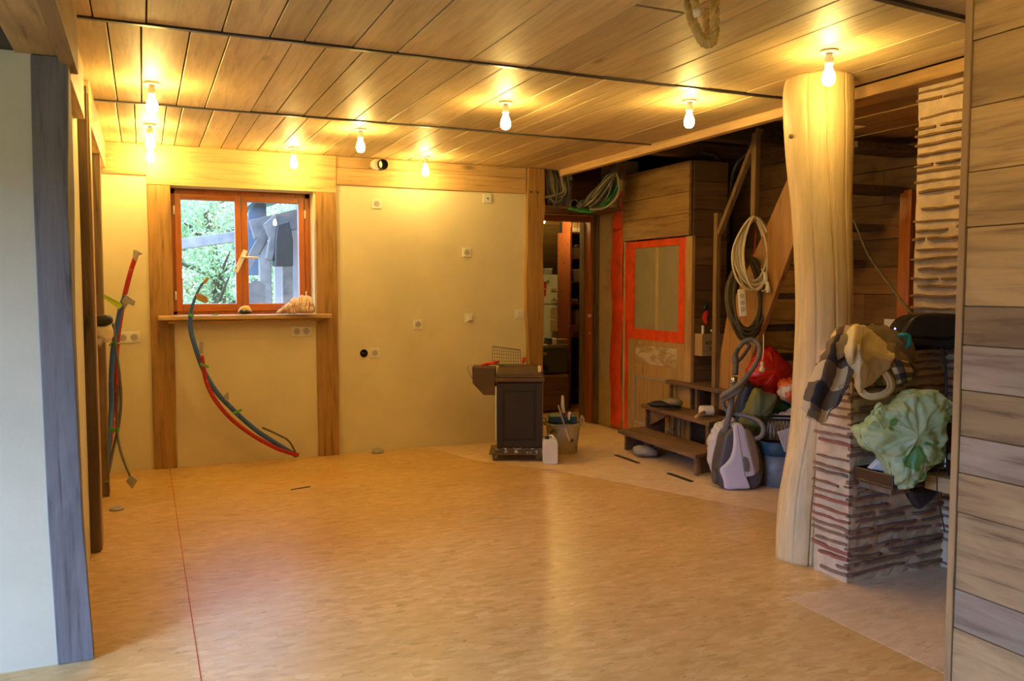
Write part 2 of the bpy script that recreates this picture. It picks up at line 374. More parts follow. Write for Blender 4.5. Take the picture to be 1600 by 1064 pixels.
boards(near_x[10:], -2.8, 3.885, M['ceil'], ceil, seed=3)
boards(mid_x, 3.915, 5.535, M['ceil'], ceil, seed=4); boards(far_x, 5.565, 7.12, M['ceil'], ceil, seed=9)
for y0, y1 in ((3.886, 3.914), (5.536, 5.564)):
    obj('steel_profile', MB().box(-.24, 3.60, y0+.002, y1-.002, H-.006, H+.02), M['strip'], ceil, label='dark steel profile between the ceiling boards')
obj('steel_profile', MB().bar((2.50, 2.405, H-.004), (3.6, 2.51, H-.004), .03, .02), M['strip'], ceil, label='dark steel profile between the ceiling boards')

# ceiling edge above the stairwell
e1 = box('trim_1', (3.60, 3.66, 4.08, 7.1, H-.055, H+.03), M['oak_y'], label='edge board of the ceiling along the open stairwell', **ST)
low = box('ceiling_stair', (3.66, 5.2, -2.9, 4.08, H+.0, H+.06), M['darkceil'], bevel=0, label='boarded soffit beyond the tree trunk post', **ST)
xs = [3.60,3.78,4.02,4.28,4.50,4.78,5.09]
for i, (a, b) in enumerate(zip(xs[:-1], xs[1:])): box('plank', (a+.002, b-.002, 1.4, 4.78 if i > 2 else 4.07, H-.07+.006*(i % 2), H-.005), M['closet_y'], low, .003, seg=1)
# dark upper stairwell with joists
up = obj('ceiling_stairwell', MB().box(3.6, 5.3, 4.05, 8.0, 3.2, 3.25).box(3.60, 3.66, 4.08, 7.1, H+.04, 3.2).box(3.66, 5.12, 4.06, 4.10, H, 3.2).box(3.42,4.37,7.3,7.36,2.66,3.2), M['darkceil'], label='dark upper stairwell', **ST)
box('beam', (3.67, 5.09, 4.75, 4.85, 2.62, 2.76), M['dark_y'], up); box('beam', (3.67, 5.09, 6.20, 6.32, 2.58, 2.70), M['stair_x'], up); box('beam', (3.67, 5.09, 5.62, 5.74, 2.62, 2.76), M['dark_y'], up)

# back wall with the window opening
WX0, WX1, WZ0, WZ1 = .205, 1.315, 1.17, 2.215
box('wall_back', (-.45, WX0, BY, BY+.36, 0, H+.03), M['plaster'], bevel=0, label='pale lime plastered back wall', **ST)
wb = bpy.data.objects['wall_back']
box('plaster_field', (WX1, 3.26, BY, BY+.36, 0, H+.03), M['plaster'], wb, 0); box('plaster_field', (WX0, WX1, BY, BY+.36, 0, WZ0), M['plaster'], wb, 0)
box('plaster_field', (WX0, WX1, BY, BY+.36, WZ1, H+.03), M['plaster'], wb, 0)
# timber trim on the back wall
def wavy_post(name, x0, x1, y0, y1, z0, z1, mat, label=None, seed=1, amp=.008, parent=None, n=14, kind='structure', bevel=.004):
    vs = []; fs = []
    for i in range(n+1):
        z = z0+(z1-z0)*i/n; a = noise.noise(Vector((seed*3.7, z*1.6, 0)))*amp; b = noise.noise(Vector((seed*9.1, z*1.9, 5)))*amp
        vs += [(x0+a, y0, z), (x1+b, y0, z), (x1+b*.8, y1, z), (x0+a, y1, z)]
    for i in range(n):
        for k in range(4): k2 = (k+1) % 4; fs.append((i*4+k, i*4+k2, (i+1)*4+k2, (i+1)*4+k))
    fs += [(3,2,1,0), (n*4, n*4+1, n*4+2, n*4+3)]
    return obj(name, MB().add(vs, fs), mat, parent, bevel, label=label, kind=kind if not parent else None)
wavy_post('trim_2', .045, .215, BY-.025, BY+.02, 0, 2.215, M['gold_z'], 'golden timber post beside the window, nearer the room corner', 1)
wavy_post('trim_3', 1.325, 1.50, BY-.025, BY+.02, 0, 2.235, M['gold_z'], 'golden timber post between the window and the socket wall', 2)
box('trim_4', (.045, 1.50, BY-.03, BY+.02, 2.215, H), M['oak_x'], label='wide pale timber header above the window', **ST)
box('trim_5', (-.26, .044, BY-.02, BY+.02, 2.285, H), M['oak_x'], label='pale header board in the room corner', **ST)
box('trim_6', (1.501, 3.25, BY-.02, BY+.02, 2.285, 2.425), M['oak_x'], label='pale header beam above the socket wall', **ST)
box('trim_7', (1.501, 3.25, BY-.012, BY+.02, 2.428, H), M['oak_x'], label='narrow board under the ceiling above the socket wall', **ST)
p = wavy_post('trim_8', 3.25, 3.42, BY-.05, BY+.34, 0, H, M['gold_z'], 'timber post at the end of the socket wall, beside the kitchen doorway', 5, .03)
for x in (3.285, 3.355): obj('bolt', MB().cyl((x, BY-.055, 2.30), (x, BY-.03, 2.30), .010, 10), M['strip'], p)

# window
win = thing('window_1', ((WX0+WX1)/2, BY+.2, WZ0), 'orange stained two casement window', None, kind='structure')
f0, f1 = BY+.17, BY+.25
obj('window_frame', MB().box(WX0, WX0+.045, f0, f1, WZ0+.03, WZ1).box(WX1-.045, WX1, f0, f1, WZ0+.03, WZ1).box(WX0, WX1, f0, f1, WZ1-.045, WZ1).box(WX0, WX1, f0, f1, WZ0+.02, WZ0+.065), M['orange'], win, .004)
M['pane'] = glassy('window_pane_glass', (.97,.99,1), .07)
for x0, x1 in ((WX0+.04, .752), (.756, WX1-.05)):
    a, b, z0, z1 = x0, x1, WZ0+.06, WZ1-.04
    s = obj('casement', MB().box(a, a+.048, f0-.015, f1-.02, z0, z1).box(b-.048, b, f0-.015, f1-.02, z0, z1), M['orange'], win, .005)
    obj('casement_rail', MB().box(a+.048, b-.048, f0-.014, f1-.021, z0, z0+.062).box(a+.048, b-.048, f0-.014, f1-.021, z1-.045, z1), M['orange_x'], s, .005)
    box('pane', (a+.045, b-.045, f0+.018, f0+.024, z0+.058, z1-.042), M['pane'], s, 0)
for x in (WX0+.035, WX1-.045):
    for z in (1.36, 2.04): obj('hinge', MB().cyl((x, f0-.02, z-.035), (x, f0-.02, z+.035), .007, 8), M['white'], win, smooth=True)
hx, hz = .742, 1.64
hp = obj('window_handle', MB().box(-.019, .019, f0-.03, f0-.018, -.10, .10).xf(Matrix.Translation((hx,0,hz)) @ Matrix.Rotation(math.radians(24), 4, 'Y')), M['white'], win, .008)
obj('lever', MB().tube([(hx+.012, f0-.03, hz+.035), (hx+.012, f0-.07, hz+.035), (hx+.04, f0-.075, hz+.033), (hx+.13, f0-.075, hz+.028)], .009, 10), M['white'], hp, smooth=True)
obj('keyhole', MB().box(hx-.042, hx-.035, f0-.032, f0-.029, hz-.062, hz-.045), M['blackpl'], hp)
box('window_sill', (.10, 1.425, BY-.16, BY+.18, 1.172, 1.205), M['oak_x'], win, .006); box('sill_moulding', (.17, 1.36, BY-.10, BY-.0, 1.145, 1.170), M['oak_x'], win, .008)

# timber framed wall of the long room side
LX = -.292
wl = obj('wall_left', MB().box(LX-.3, LX, 3.52, BY+.1, 0, H+.03), M['plaster'], label='plastered side wall between dark timber posts', **ST)
def edge_at(tab, Y): return [ay(px, py, Y) for py, px in tab]
A_l = edge_at(((85,47),(312,52),(500,60),(812,75),(1035,90)), 3.51); A_r = edge_at(((85,107),(200,107),(312,105),(400,110),(500,114),(650,121),(812,129),(930,139),(1031,148)), 3.51)
A_b = edge_at(((85,109),(200,113),(312,117),(400,117),(500,118),(650,124),(812,131),(930,140),(1028,149)), 3.64)
def lerp_z(pts, z):
    P_ = sorted(pts, key=lambda p: p.z); z = min(max(z, P_[0].z), P_[-1].z)
    for a, b in zip(P_[:-1], P_[1:]):
        if z <= b.z: return a.x+(b.x-a.x)*(z-a.z)/max(1e-6, b.z-a.z)
    return P_[-1].x
pv, pf = [], []
for i in range(25):
    z = 2.26*i/24; pv += [(lerp_z(A_l, z), 3.51, z), (lerp_z(A_r, z), 3.51, z), (lerp_z(A_b, z), 3.64, z), (lerp_z(A_l, z), 3.64, z)]
for i in range(24):
    for k in range(4): k2 = (k+1) % 4; pf.append((i*4+k, i*4+k2, (i+1)*4+k2, (i+1)*4+k))
pf += [(3,2,1,0), (96,97,98,99)]
obj('trim_9', MB().add(pv, pf), M['grey_post'], bevel=.004, label='big weathered grey oak post in front of the side wall', kind='structure')
box('trim_10', (-.40, -.262, -2.8, 3.53, 2.262, H), M['closet_y'], label='overhead beam running from the weathered post to the rear', **ST)  # beam and its outer board: shade put into the colour by darker wood
box('trim_11', (-.258, -.205, -2.8, 3.66, 2.235, H), M['closet_y'], label='outer board of the overhead beam above the weathered post', **ST)
box('trim_12', (LX-.01, -.243, 3.67, 4.72, 2.255, H), M['oak_y'], label='pale header board between weathered post and dark post', **ST)
wavy_post('trim_13', LX-.05, -.242, 4.95, 5.12, 0, 2.47, M['rough_z'], 'rough dark timber post in the middle of the side wall', 6, .01)
box('trim_14', (-.26, -.236, 4.99, 5.14, 0, 2.44), M['oak_z'], bevel=.002, label='pale planed edge board on the rough dark post', **ST)
obj('trim_15', MB().prism([(-.30,5.05,2.47),(-.30,5.05,2.33),(-.30,5.16,2.30),(-.30,7.09,2.32),(-.30,7.09,H),(-.30,5.05,H)], (.065,0,0)), M['oak_y'], bevel=.006, label='pale header beam running from the dark post to the corner', **ST)
wavy_post('trim_16', LX-.05, -.243, 6.27, 6.42, 0, 2.31, M['rough_z'], 'second rough dark timber post, close to the back corner', 8, .008)
# limewashed wall turning away at the weathered post, with the low dark side space
box('wall_side', (-3.0, -.345, 3.53, 3.75, 0, 2.262), M['limewash'], bevel=0, label='pale limewashed wall catching blue daylight beside the weathered post', **ST)
box('ceiling_side', (-3.05, -.40, -2.8, 3.75, 2.268, 2.36), M['darkceil'], bevel=0, label='low dark ceiling over the side space', **ST)
obj('wall_side_end', MB().box(-3.1,-3.0,-2.8,.05,0,2.4).box(-3.1,-3.0,2.25,3.75,0,2.4).box(-3.1,-3.0,.05,2.25,0,.3).box(-3.1,-3.0,.05,2.25,2.2,2.4), M['limewash'], label='limewashed far wall of the side space', **ST)
# rear wall behind the photographer
obj('wall_rear', MB().box(-3.1,3.8,-2.95,-2.8,0,H+.1), M['limewash'], label='limewashed rear wall', **ST)

# foreground partition of horizontal boards
PX = 2.5
fw = box('wall_right', (PX+.02, PX+.12, -2.8, 1.98, 0, H+.03), M['oak_y'], bevel=0, label='partition clad with wide rough sawn boards', **ST)
zs = [0,.265,.40,.665,.80,.925,1.08,1.23,1.36,1.62,1.80,2.01,2.225,2.40,H+.02]
fy = {0: M['fore_y']}
M['fore_grey'] = wood('grey_partition_board_y', (.38,.28,.18), (.22,.14,.08), 'y', .7, .2, .6)
M['fore_lit'] = wood('lit_partition_board_y', (.56,.36,.13), (.28,.15,.05), 'y', .6, .2, .7)  # upper boards: warm lamp light put into the wood colour
for i, (a, b) in enumerate(zip(zs[:-1], zs[1:])):
    m = M['fore_grey'] if i in (1, 4, 6) else (M['fore_lit'] if i > 7 else M['fore_y'])
    box('board', (PX+.0015*(i % 3), PX+.022, -2.8, 1.954, a+.0015, b-.0015), m, fw, .002, seg=1)
box('edge_strip', (PX-.004, PX+.125, 1.956, 1.982, 0, H+.02), M['oak_z'], fw, .003)

# chimney breast and low wall of thin bricks in thick mortar
CHX, CHY = 3.70, 3.19
def brick_face(parent, p0, p1, nrm, z0, z1, mats, seed, pitch=.047, proud=.02, cover=.85, sl=0, tk=(.011,.018), lens=(.10,.34)):
    rr = random.Random(seed); p0, p1, nrm = Vector(p0), Vector(p1), Vector(nrm); L = (p1-p0).length; d = (p1-p0)/L; z = z0+.02; row = 0
    while z < z1-.012:
        s = rr.uniform(-.10, .0) if row % 2 else rr.uniform(-.03,.05)
        while s < L:
            l = rr.uniform(*lens); a, b = max(s, -.012), min(s+l, L+.008)
            if b-a > .035 and rr.random() < cover:
                h = rr.uniform(*tk); pr = proud*rr.uniform(.35, 1.1); n = max(3, int((b-a)/.035)); vs = []; fs = []
                zz = z+rr.uniform(-.006,.006); tilt = rr.uniform(-.02,.02)+sl
                for i in range(n+1):
                    q = a+(b-a)*i/n; jz = noise.noise(Vector((q*9, zz*31, seed)))*.007+tilt*(q-a); o = pr*(1+.5*noise.noise(Vector((q*22, zz*50, seed+4))))
                    hh = h*(1+.35*noise.noise(Vector((q*18, zz*40, seed+9))))
                    if i in (0, n): o *= .55
                    B0 = p0+d*q
                    for off, dz in ((-.01, 0), (o, hh*.12), (o, hh*.88), (-.01, hh)): vs.append(B0+nrm*off+Vector((0,0,zz+jz+dz)))
                for i in range(n):
                    for k in range(4): k2 = (k+1) % 4; fs.append((i*4+k, i*4+k2, (i+1)*4+k2, (i+1)*4+k))
                fs += [(3,2,1,0), (n*4, n*4+1, n*4+2, n*4+3)]
                obj('brick', MB().add(vs, fs), rr.choice(mats), parent)
            s += l+rr.uniform(.012,.05)
        z += pitch*rr.uniform(.82, 1.15); row += 1
def rough_block(x0, x1, y0, y1, z0, z1, nx, ny, nzz, amp, seed):
    mb = MB()
    def face(o, u, v, a, b):
        P = [[Vector(o)+Vector(u)*i/a+Vector(v)*j/b for j in range(b+1)] for i in range(a+1)]; mb.grid(P, a+1, b+1)
    X, Y, Z = x1-x0, y1-y0, z1-z0
    face((x0,y0,z0), (X,0,0), (0,0,Z), nx, nzz); face((x0,y1,z0), (0,-Y,0), (0,0,Z), ny, nzz)
    face((x1,y0,z0), (0,Y,0), (0,0,Z), ny, nzz); face((x1,y1,z0), (-X,0,0), (0,0,Z), nx, nzz)
    face((x0,y0,z1), (X,0,0), (0,Y,0), nx, ny); face((x0,y1,z0), (X,0,0), (0,-Y,0), nx, ny)
    off = Vector((seed, seed*2, seed*3)); mb.v = [p+noise.noise_vector(p*14+off)*amp+noise.noise_vector(p*45+off)*amp*.5 for p in mb.v]; return mb
chim = obj('chimney_breast', rough_block(CHX, 4.25, 1.2, CHY, 0, H-.065, 8, 50, 80, .006, 2), M['mortar'], label='chimney breast of thin bricks in thick sandy mortar', kind='structure')
brick_face(chim, (CHX, CHY, 0), (CHX, 2.05, 0), (-1,0,0), 1.13, H-.08, [M['brick_up']], 11, .047, .022, .95, lens=(.12,.42), tk=(.011,.017))
brick_face(chim, (CHX, 2.98, 0), (CHX, 2.05, 0), (-1,0,0), 0.0, 1.12, [M['brick'], M['brick'], M['brick_red']], 12, .040, .022, .95, lens=(.2,.5), tk=(.012,.018))
blk = obj('hearth_wall', rough_block(3.07, CHX+.02, 2.98, 3.20, 0, 1.115, 26, 10, 46, .006, 5), M['mortar'], label='waist high wall of thin bricks joined to the chimney breast', kind='structure')
brick_face(blk, (3.07, 2.98, 0), (CHX, 2.98, 0), (0,-1,0), .01, 1.11, [M['brick'], M['brick'], M['brick']], 21, .042, .022, .95, sl=.03, tk=(.011,.018), lens=(.16,.50))
brick_face(blk, (3.07, 3.20, 0), (3.07, 2.98, 0), (-1,0,0), .01, 1.11, [M['brick'], M['brick'], M['brick_red']], 22, .042, .020, .97, lens=(.2,.4))

# stairwell walls clad with horizontal boards
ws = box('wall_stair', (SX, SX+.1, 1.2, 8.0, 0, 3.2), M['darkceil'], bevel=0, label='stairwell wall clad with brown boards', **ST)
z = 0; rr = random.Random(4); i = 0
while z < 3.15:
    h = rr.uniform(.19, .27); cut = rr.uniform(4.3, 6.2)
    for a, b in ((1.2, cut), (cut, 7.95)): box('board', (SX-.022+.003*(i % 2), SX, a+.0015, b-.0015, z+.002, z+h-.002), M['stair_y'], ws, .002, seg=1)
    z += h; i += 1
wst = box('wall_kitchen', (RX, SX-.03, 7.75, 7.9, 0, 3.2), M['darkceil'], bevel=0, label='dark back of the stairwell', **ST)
# closet under the upper floor: glazed door in its side towards the room
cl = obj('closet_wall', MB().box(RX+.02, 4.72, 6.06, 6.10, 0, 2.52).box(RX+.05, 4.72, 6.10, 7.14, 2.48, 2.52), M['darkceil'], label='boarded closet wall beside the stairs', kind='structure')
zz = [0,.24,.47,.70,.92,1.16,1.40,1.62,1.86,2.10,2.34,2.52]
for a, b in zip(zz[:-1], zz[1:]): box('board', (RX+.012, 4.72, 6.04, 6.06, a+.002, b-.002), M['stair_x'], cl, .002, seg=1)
for a, b in ((1.875,2.065),(2.065,2.25),(2.25,2.515)): box('board', (RX-.03, RX, 6.05, 7.15, a+.0015, b-.0015), M['closet_y'], cl, .003, seg=1)
box('corner_post', (RX-.005, RX+.03, 6.035, 6.13, 0, 1.87), M['oak_z'], cl)
box('side_post', (RX-.005, RX+.03, 7.08, 7.13, 0, 1.87), M['redfilm'], cl, label='closet door jamb under orange red film')
d2 = thing('door_2', (RX, 6.6, 0), 'half glazed closet door with orange red film around its pane', None, kind='structure')
dx0, dx1, y0, y1 = RX+.0, RX+.035, 6.135, 7.075
obj('door_leaf', MB().box(dx0, dx1, y0, y0+.12, 0.02, .93).box(dx0, dx1, y1-.12, y1, .02, .93).box(dx0, dx1, y0+.12, y1-.12, .02, .12).box(dx0, dx1, y0+.12, y1-.12, .58, .70).box(dx0, dx1, y0+.12, y1-.12, .88, .93), M['doorwood'], d2, .004)
box('door_panel', (dx0+.008, dx1, y0+.12, y1-.12, .12, .58), M['doorwood'], d2, .003)
M['flaky'] = stained('flaking_paint_wood', (.38,.26,.12), (.60,.50,.34), 12, (.46,.56), .8, .8, .5, (1, .35, 1))
box('door_panel', (dx0+.008, dx1, y0+.12, y1-.12, .70, .88), M['flaky'], d2, .003, label='upper panel with flaking pale paint')
obj('panel_moulding', MB().box(dx0-.004, dx0+.012, y0+.12, y0+.135, .12, .58).box(dx0-.004, dx0+.012, y1-.135, y1-.12, .12, .58).box(dx0-.004, dx0+.012, y0+.135, y1-.135, .565, .58).box(dx0-.004, dx0+.012, y0+.135, y1-.135, .12, .135), M['tape'], d2)
obj('film_border', MB().box(dx0-.004, dx1, y0, y0+.10, .93, 1.865).box(dx0-.004, dx1, y1-.10, y1, .93, 1.865).box(dx0-.004, dx1, y0+.1, y1-.1, .93, 1.03).box(dx0-.004, dx1, y0+.1, y1-.1, 1.80, 1.865), M['redfilm'], d2, .003, label='orange red film around the pane')
M['hazy'] = film('hazy_plastic_sheet', (.60,.54,.36), .35, .35, .25, 5)
box('door_pane', (dx0+.012, dx0+.016, y0+.1, y1-.1, 1.03, 1.80), M['hazy'], d2, 0, label='hazy plastic sheet in the closet door')
box('glazing_bar', (dx0+.010, dx0+.05, 6.57, 6.62, 1.03, 1.80), plain('film_dulled_wood', (.50,.37,.17), .5), d2)
obj('closet_lining', MB().box(RX+.30, RX+.32, 6.12, 7.1, 0, 2.4), M['closet_y'], d2)
# film covered post and rendered strip towards the kitchen doorway
obj('trim_18', patch([[ (RX-.03+.012*math.sin(k*2.1), 7.14+.21*j/4+.006*math.sin(k), z_) for j in range(5)] for k, z_ in enumerate((.02,.3,.6,.9,1.2,1.5,1.8,2.0))], 4, 4, .006, 9, 3), M['redfilm'], smooth=True, solid=.004, label='post wrapped in creased orange red film', kind='structure')
obj('trim_19', patch([[ (RX-.03+.02*math.sin(k*1.7+j), 7.13+(.05+.16*(1-k/4))*j/3+.02*k/4, z_) for j in range(4)] for k, z_ in enumerate((2.0,2.1,2.2,2.3,2.36))], 4, 4, .008, 14, 4), M['redfilm'], smooth=True, solid=.004, label='gathered top of the orange red film under the cables', kind='structure')
box('wall_passage', (RX-.015, RX+.14, 7.13, 7.75, 0, 2.66), M['concrete'], bevel=.01, label='rough rendered wall strip beside the kitchen doorway', **ST)
# kitchen doorway
d1 = thing('door_1', (4.0, 7.75, 0), 'orange stained frame of the kitchen doorway', None, kind='structure')
box('door_jamb', (4.27, 4.335, 7.70, 7.82, 0, 2.165), M['orange'], d1, .004); box('door_head', (3.40, 4.27, 7.70, 7.82, 2.105, 2.165), M['orange_x'], d1, .004)
box('inner_post', (4.265, 4.36, 7.83, 7.93, 0, 2.10), M['rough_z'], d1, .004, label='grey rough timber post inside the doorway')
box('upper_rail', (3.40, 4.33, 7.66, 7.74, 2.17, 2.22), M['stair_x'], d1, .004); box('dark_post', (4.30, 4.345, 7.62, 7.70, 0, 2.2), M['rough_z'], d1, .003)
obj('striker_plate', MB().cyl((4.262,7.70,1.13),(4.262,7.685,1.13), .018, 12), M['white'], d1); obj('striker_plate', MB().cyl((4.262,7.70,.95),(4.262,7.69,.95), .007, 10), M['white'], d1)
M['redboard'] = wood('red_brown_board', (.17,.05,.018), (.09,.025,.01), 'x', .5, .1, .2)
box('wall_above_door', (3.40, 4.35, 7.60, 7.66, 2.24, 2.68), M['redboard'], bevel=.002, label='red brown boards above the kitchen doorway', **ST)
box('wall_behind', (3.40, 3.46, 7.44, 7.82, 0, 2.6), M['plaster'], bevel=0, label='hidden return wall of the doorway', **ST)
box('cable_shelf', (3.42, 4.33, 7.14, 7.60, 2.17, 2.20), M['stair_x'], d1, .003)
# outer shell that closes the house above and beside the rooms
obj('outer_shell', MB().box(-3.2,5.4,-3.0,7.46,3.27,3.33).box(3.0,6.7,7.46,11.8,3.27,3.33).box(-.75,3.1,BY+.30,BY+.36,H+.03,3.3).box(3.04,3.10,BY+.3,11.7,0,3.3)
    .box(-.75,-.62,3.5,BY+.36,0,3.3).box(-3.2,-.62,3.72,3.80,0,3.3).box(-3.2,-3.1,-3.0,.05,0,3.3).box(-3.2,-3.1,2.25,3.8,0,3.3).box(-3.2,-3.1,.05,2.25,2.2,3.3).box(-3.2,-3.1,.05,2.25,0,.3).box(-3.2,5.4,-3.02,-2.95,2.36,3.3).box(3.5,5.4,-3.02,-2.95,0,3.3)
    .box(5.25,5.35,-3.0,8.0,0,3.3).box(5.1,6.6,7.93,8.0,0,3.3).box(6.5,6.6,7.9,11.8,0,3.3).box(3.0,6.6,11.72,11.8,0,3.3), M['darkceil'], label='outer shell of the house', kind='structure')
# kitchen shell beyond
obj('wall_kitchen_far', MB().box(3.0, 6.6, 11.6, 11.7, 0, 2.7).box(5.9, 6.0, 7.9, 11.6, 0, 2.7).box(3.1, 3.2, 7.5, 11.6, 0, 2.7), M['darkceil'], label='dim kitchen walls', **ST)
kc = box('ceiling_kitchen', (3.1, 6.0, 7.83, 9.1, 2.45, 2.5), M['oak_x'], bevel=0, label='boarded kitchen ceiling sloping down to the far wall', **ST)
for k in range(8):
    y = 9.05+.32*k; zt = lambda yy: 2.45-(yy-9.05)*.34
    obj('plank', MB().prism([(3.1,y,zt(y)),(3.1,y+.315,zt(y+.315)),(3.1,y+.315,zt(y+.315)+.03),(3.1,y,zt(y)+.03)], (2.9,0,0)), M['oak_x'], kc, .003)

# ================================================================== LAMPS
def lamp(x, y, label, L='bulb', z=H, drop=0):
    t = thing('ceiling_bulb', (x, y, z), label, 'lamp', 'bare bulbs on the ceiling')
    obj('ceiling_rose', MB().lathe((x,y,z-.010), [(.010,-.002),(.040,0),(.042,.004),(.040,.010)], 20), M['white'], t, smooth=False)
    obj('bulb_holder', MB().lathe((x,y,z-.062), [(.019,0),(.021,.006),(.021,.030),(.016,.034),(.013,.055)], 16), M['white'], t)
    zb = z-.062
    obj('light_bulb', MB().lathe((x,y,zb), [(.004,-.098),(.018,-.094),(.028,-.080),(.0305,-.062),(.027,-.042),(.019,-.024),(.014,-.008),(.013,.004)], 20), M[L], t, smooth=True)
    return t
for x, y, l in [(.07, 4.98, 'bare bulb level with the rough dark post in the middle of the side wall'),
                (.07, 6.24, 'bare bulb in the middle of the row of three by the side wall'),
                (.075, 6.90, 'bare bulb in the room corner, last of the three by the side wall'),
                (1.11, 6.80, 'bare bulb just in front of the window header'),
                (1.41, 5.83, 'bare bulb on the ceiling between window and steel profile'),
                (2.20, 6.82, 'bare bulb by the black pipe stub on the socket wall header'),
                (2.00, 4.65, 'bare bulb in the middle of the board ceiling'),
                (2.97, 4.17, 'bare bulb between the ceiling centre and the tree trunk post'),
                (2.95, 3.05, 'bare bulb in front of the tree trunk post'),
                (1.85, 1.45, 'added bulb over the front part of the room, unseen beyond the top edge of the view')]:  # last one is an extra unseen bulb, added to light rope and partition
    lamp(x, y, l, 'bulb_added' if y < 2 else 'bulb')

# ================================================================== TREE TRUNK POST
def trunk():
    rows = [(112,1229,1332),(150,1225,1332),(220,1228,1331),(270,1232,1329),(330,1238,1328),(430,1243,1330),(500,1244,1330),(560,1242,1328),(600,1240,1325),(650,1238,1314),(700,1232,1300),(740,1225,1294),(780,1218,1292),(830,1214,1290),(862,1213,1289)]
    d = 4.42; ctl = []
    for y, l, r in rows:
        a, b = ad(l, y, d), ad(r, y, d); ctl.append(((a+b)/2, (b-a).length/2))
    ctl[0][0].z = H+.0; ctl[-1][0].z = 0.0
    cs = catmull([c for c, _ in ctl], 5); rs = [v.x for v in catmull([(r, 0, 0) for _, r in ctl], 5)]
    seg = 200; vs = []; fwd = Vector((FW.x, FW.y, 0)).normalized()
    for i, (c, r) in enumerate(zip(cs, rs)):
        ca = -.02+.10*math.sin(c.z*1.7)+.02*noise.noise(Vector((c.z*6, 0, 0)))
        for k in range(seg):
            a = 2*PI*k/seg; u = RT*math.sin(a) - fwd*math.cos(a)
            q = r*(1+.02*math.cos(2*a)+.03*noise.noise(Vector((math.sin(a)*1.4, math.cos(a)*1.4, c.z*1.1)))+.006*noise.noise(Vector((math.sin(a)*7, math.cos(a)*7, c.z*1.2))))
            fade = 1.0 if c.z > 1.2 else .55
            for cc, wd, dp in ((ca, .036, .034*fade), (-.62+.05*math.sin(c.z*2), .032, .010), (.55+.08*math.sin(c.z*1.3+1), .032, .008)):
                dd = abs((a-cc+PI) % (2*PI)-PI)
                if dd < wd: q -= dp*(1-dd/wd)
            if abs(math.cos(a*0+a)-0) > 2: pass
            if i <= 6: # flattened shoulder at the top
                q *= 1-.03*max(0, math.sin(a*2+.6))
            vs.append(Vector((c.x, c.y, c.z)) + u*q*(1 if True else 0))
    n = len(cs); fs = [(i*seg+k, (i+1)*seg+k, (i+1)*seg+(k+1) % seg, i*seg+(k+1) % seg) for i in range(n-1) for k in range(seg)]
    fs += [tuple(range(seg)), tuple(range((n-1)*seg, n*seg))[::-1]]
    t = obj('tree_trunk_post', MB().add(vs, fs), M['log'], smooth=True, label='peeled tree trunk standing as a post from floor to ceiling', cat='post')
    kp = ad(1238, 208, d-.17)
    obj('knot', MB().lathe(ad(1236,213,d-.075), [(.001,.012),(.008,.010),(.013,0),(.010,-.01)], 12, -FW), M['rough_z'], t, smooth=True)
trunk()

# ================================================================== STAIRCASE
sc_ = thing('staircase', (4.7, 5.3, 0), 'open brown wooden staircase rising behind the tree trunk post', 'staircase')
sx = 4.33
def yz(px, py): p = ax(px, py, sx); return (sx, p.y, p.z)
u0, u1 = yz(1236,266), yz(1136,492); l0, l1 = yz(1242,374), yz(1128,590)
dir_ = (Vector(u0)-Vector(u1)).normalized()
top_u = Vector(u0)+dir_*.30; top_l = Vector(l0)+dir_*.55
obj('stringer', MB().prism([u1, Vector(u1)+Vector((0,.10,-.42)), (sx, 5.67, .42), (sx, 5.45, .42), l0, top_l, top_u], (.045,0,0)), M['string'], sc_, .004)
for k in range(7):
    zt = .87+.255*k; yn = 5.36-.185*k
    box('tread', (sx+.047, SX-.062, yn, yn+.24, zt-.045, zt), M['dark_y'], sc_, .004)
# three bottom steps
def step_top(name, poly, z, th=.032): return obj(name, MB().prism([(x, y, z-th) for x, y in poly], (0,0,th)), M['step_y'], sc_, .004)
step_top('step', [(3.80,6.34),(4.10,6.40),(4.06,5.24),(3.74,5.12)], .175)
obj('step_board', MB().prism([(3.79,5.17,.002),(3.82,5.17,.002),(3.82,5.17,.142),(3.79,5.17,.142)], (0,.035,0)).bar((3.84,5.20,.075),(4.02,5.27,.075), .022, .13), M['step_y'], sc_, .003)
obj('step_board', MB().prism([(3.84,6.26,.002),(4.05,6.30,.002),(4.05,6.30,.142),(3.84,6.26,.142)], (0,.03,0)), M['step_y'], sc_, .003)
obj('step_brace', MB().prism([(4.02,6.26,.142),(4.02,5.75,.142),(4.02,6.26,.03)], (.02,0,0)), M['step_y'], sc_)
step_top('step', [(4.06,6.38),(4.31,6.47),(4.31,5.42),(3.99,5.29)], .38)
obj('step_board', MB().prism([(4.09,6.33,.002),(4.31,6.36,.002),(4.31,6.36,.347),(4.09,6.33,.347)], (0,.025,0)), M['step_y'], sc_, .003)
obj('step_leg', MB().box(4.02,4.055,5.34,5.375,.176,.347), M['step_y'], sc_, .003); obj('step_leg', MB().box(4.30,4.335,5.44,5.475,.002,.347), M['step_y'], sc_, .003)
obj('step_leg', MB().box(4.10,4.13,5.93,5.965,.002,.347), M['step_y'], sc_, .003); obj('step_leg', MB().box(4.10,4.12,5.84,5.86,.002,.347), M['step_y'], sc_, .003)
obj('step_brace', MB().prism([(4.11,6.30,.347),(4.11,5.98,.347),(4.11,6.30,.20)], (.02,0,0)), M['step_y'], sc_)
step_top('step', [(4.33,6.32),(4.25,6.28),(4.245,5.52),(4.36,5.38),(5.06,5.38),(5.06,6.03),(4.345,6.03)], .60)
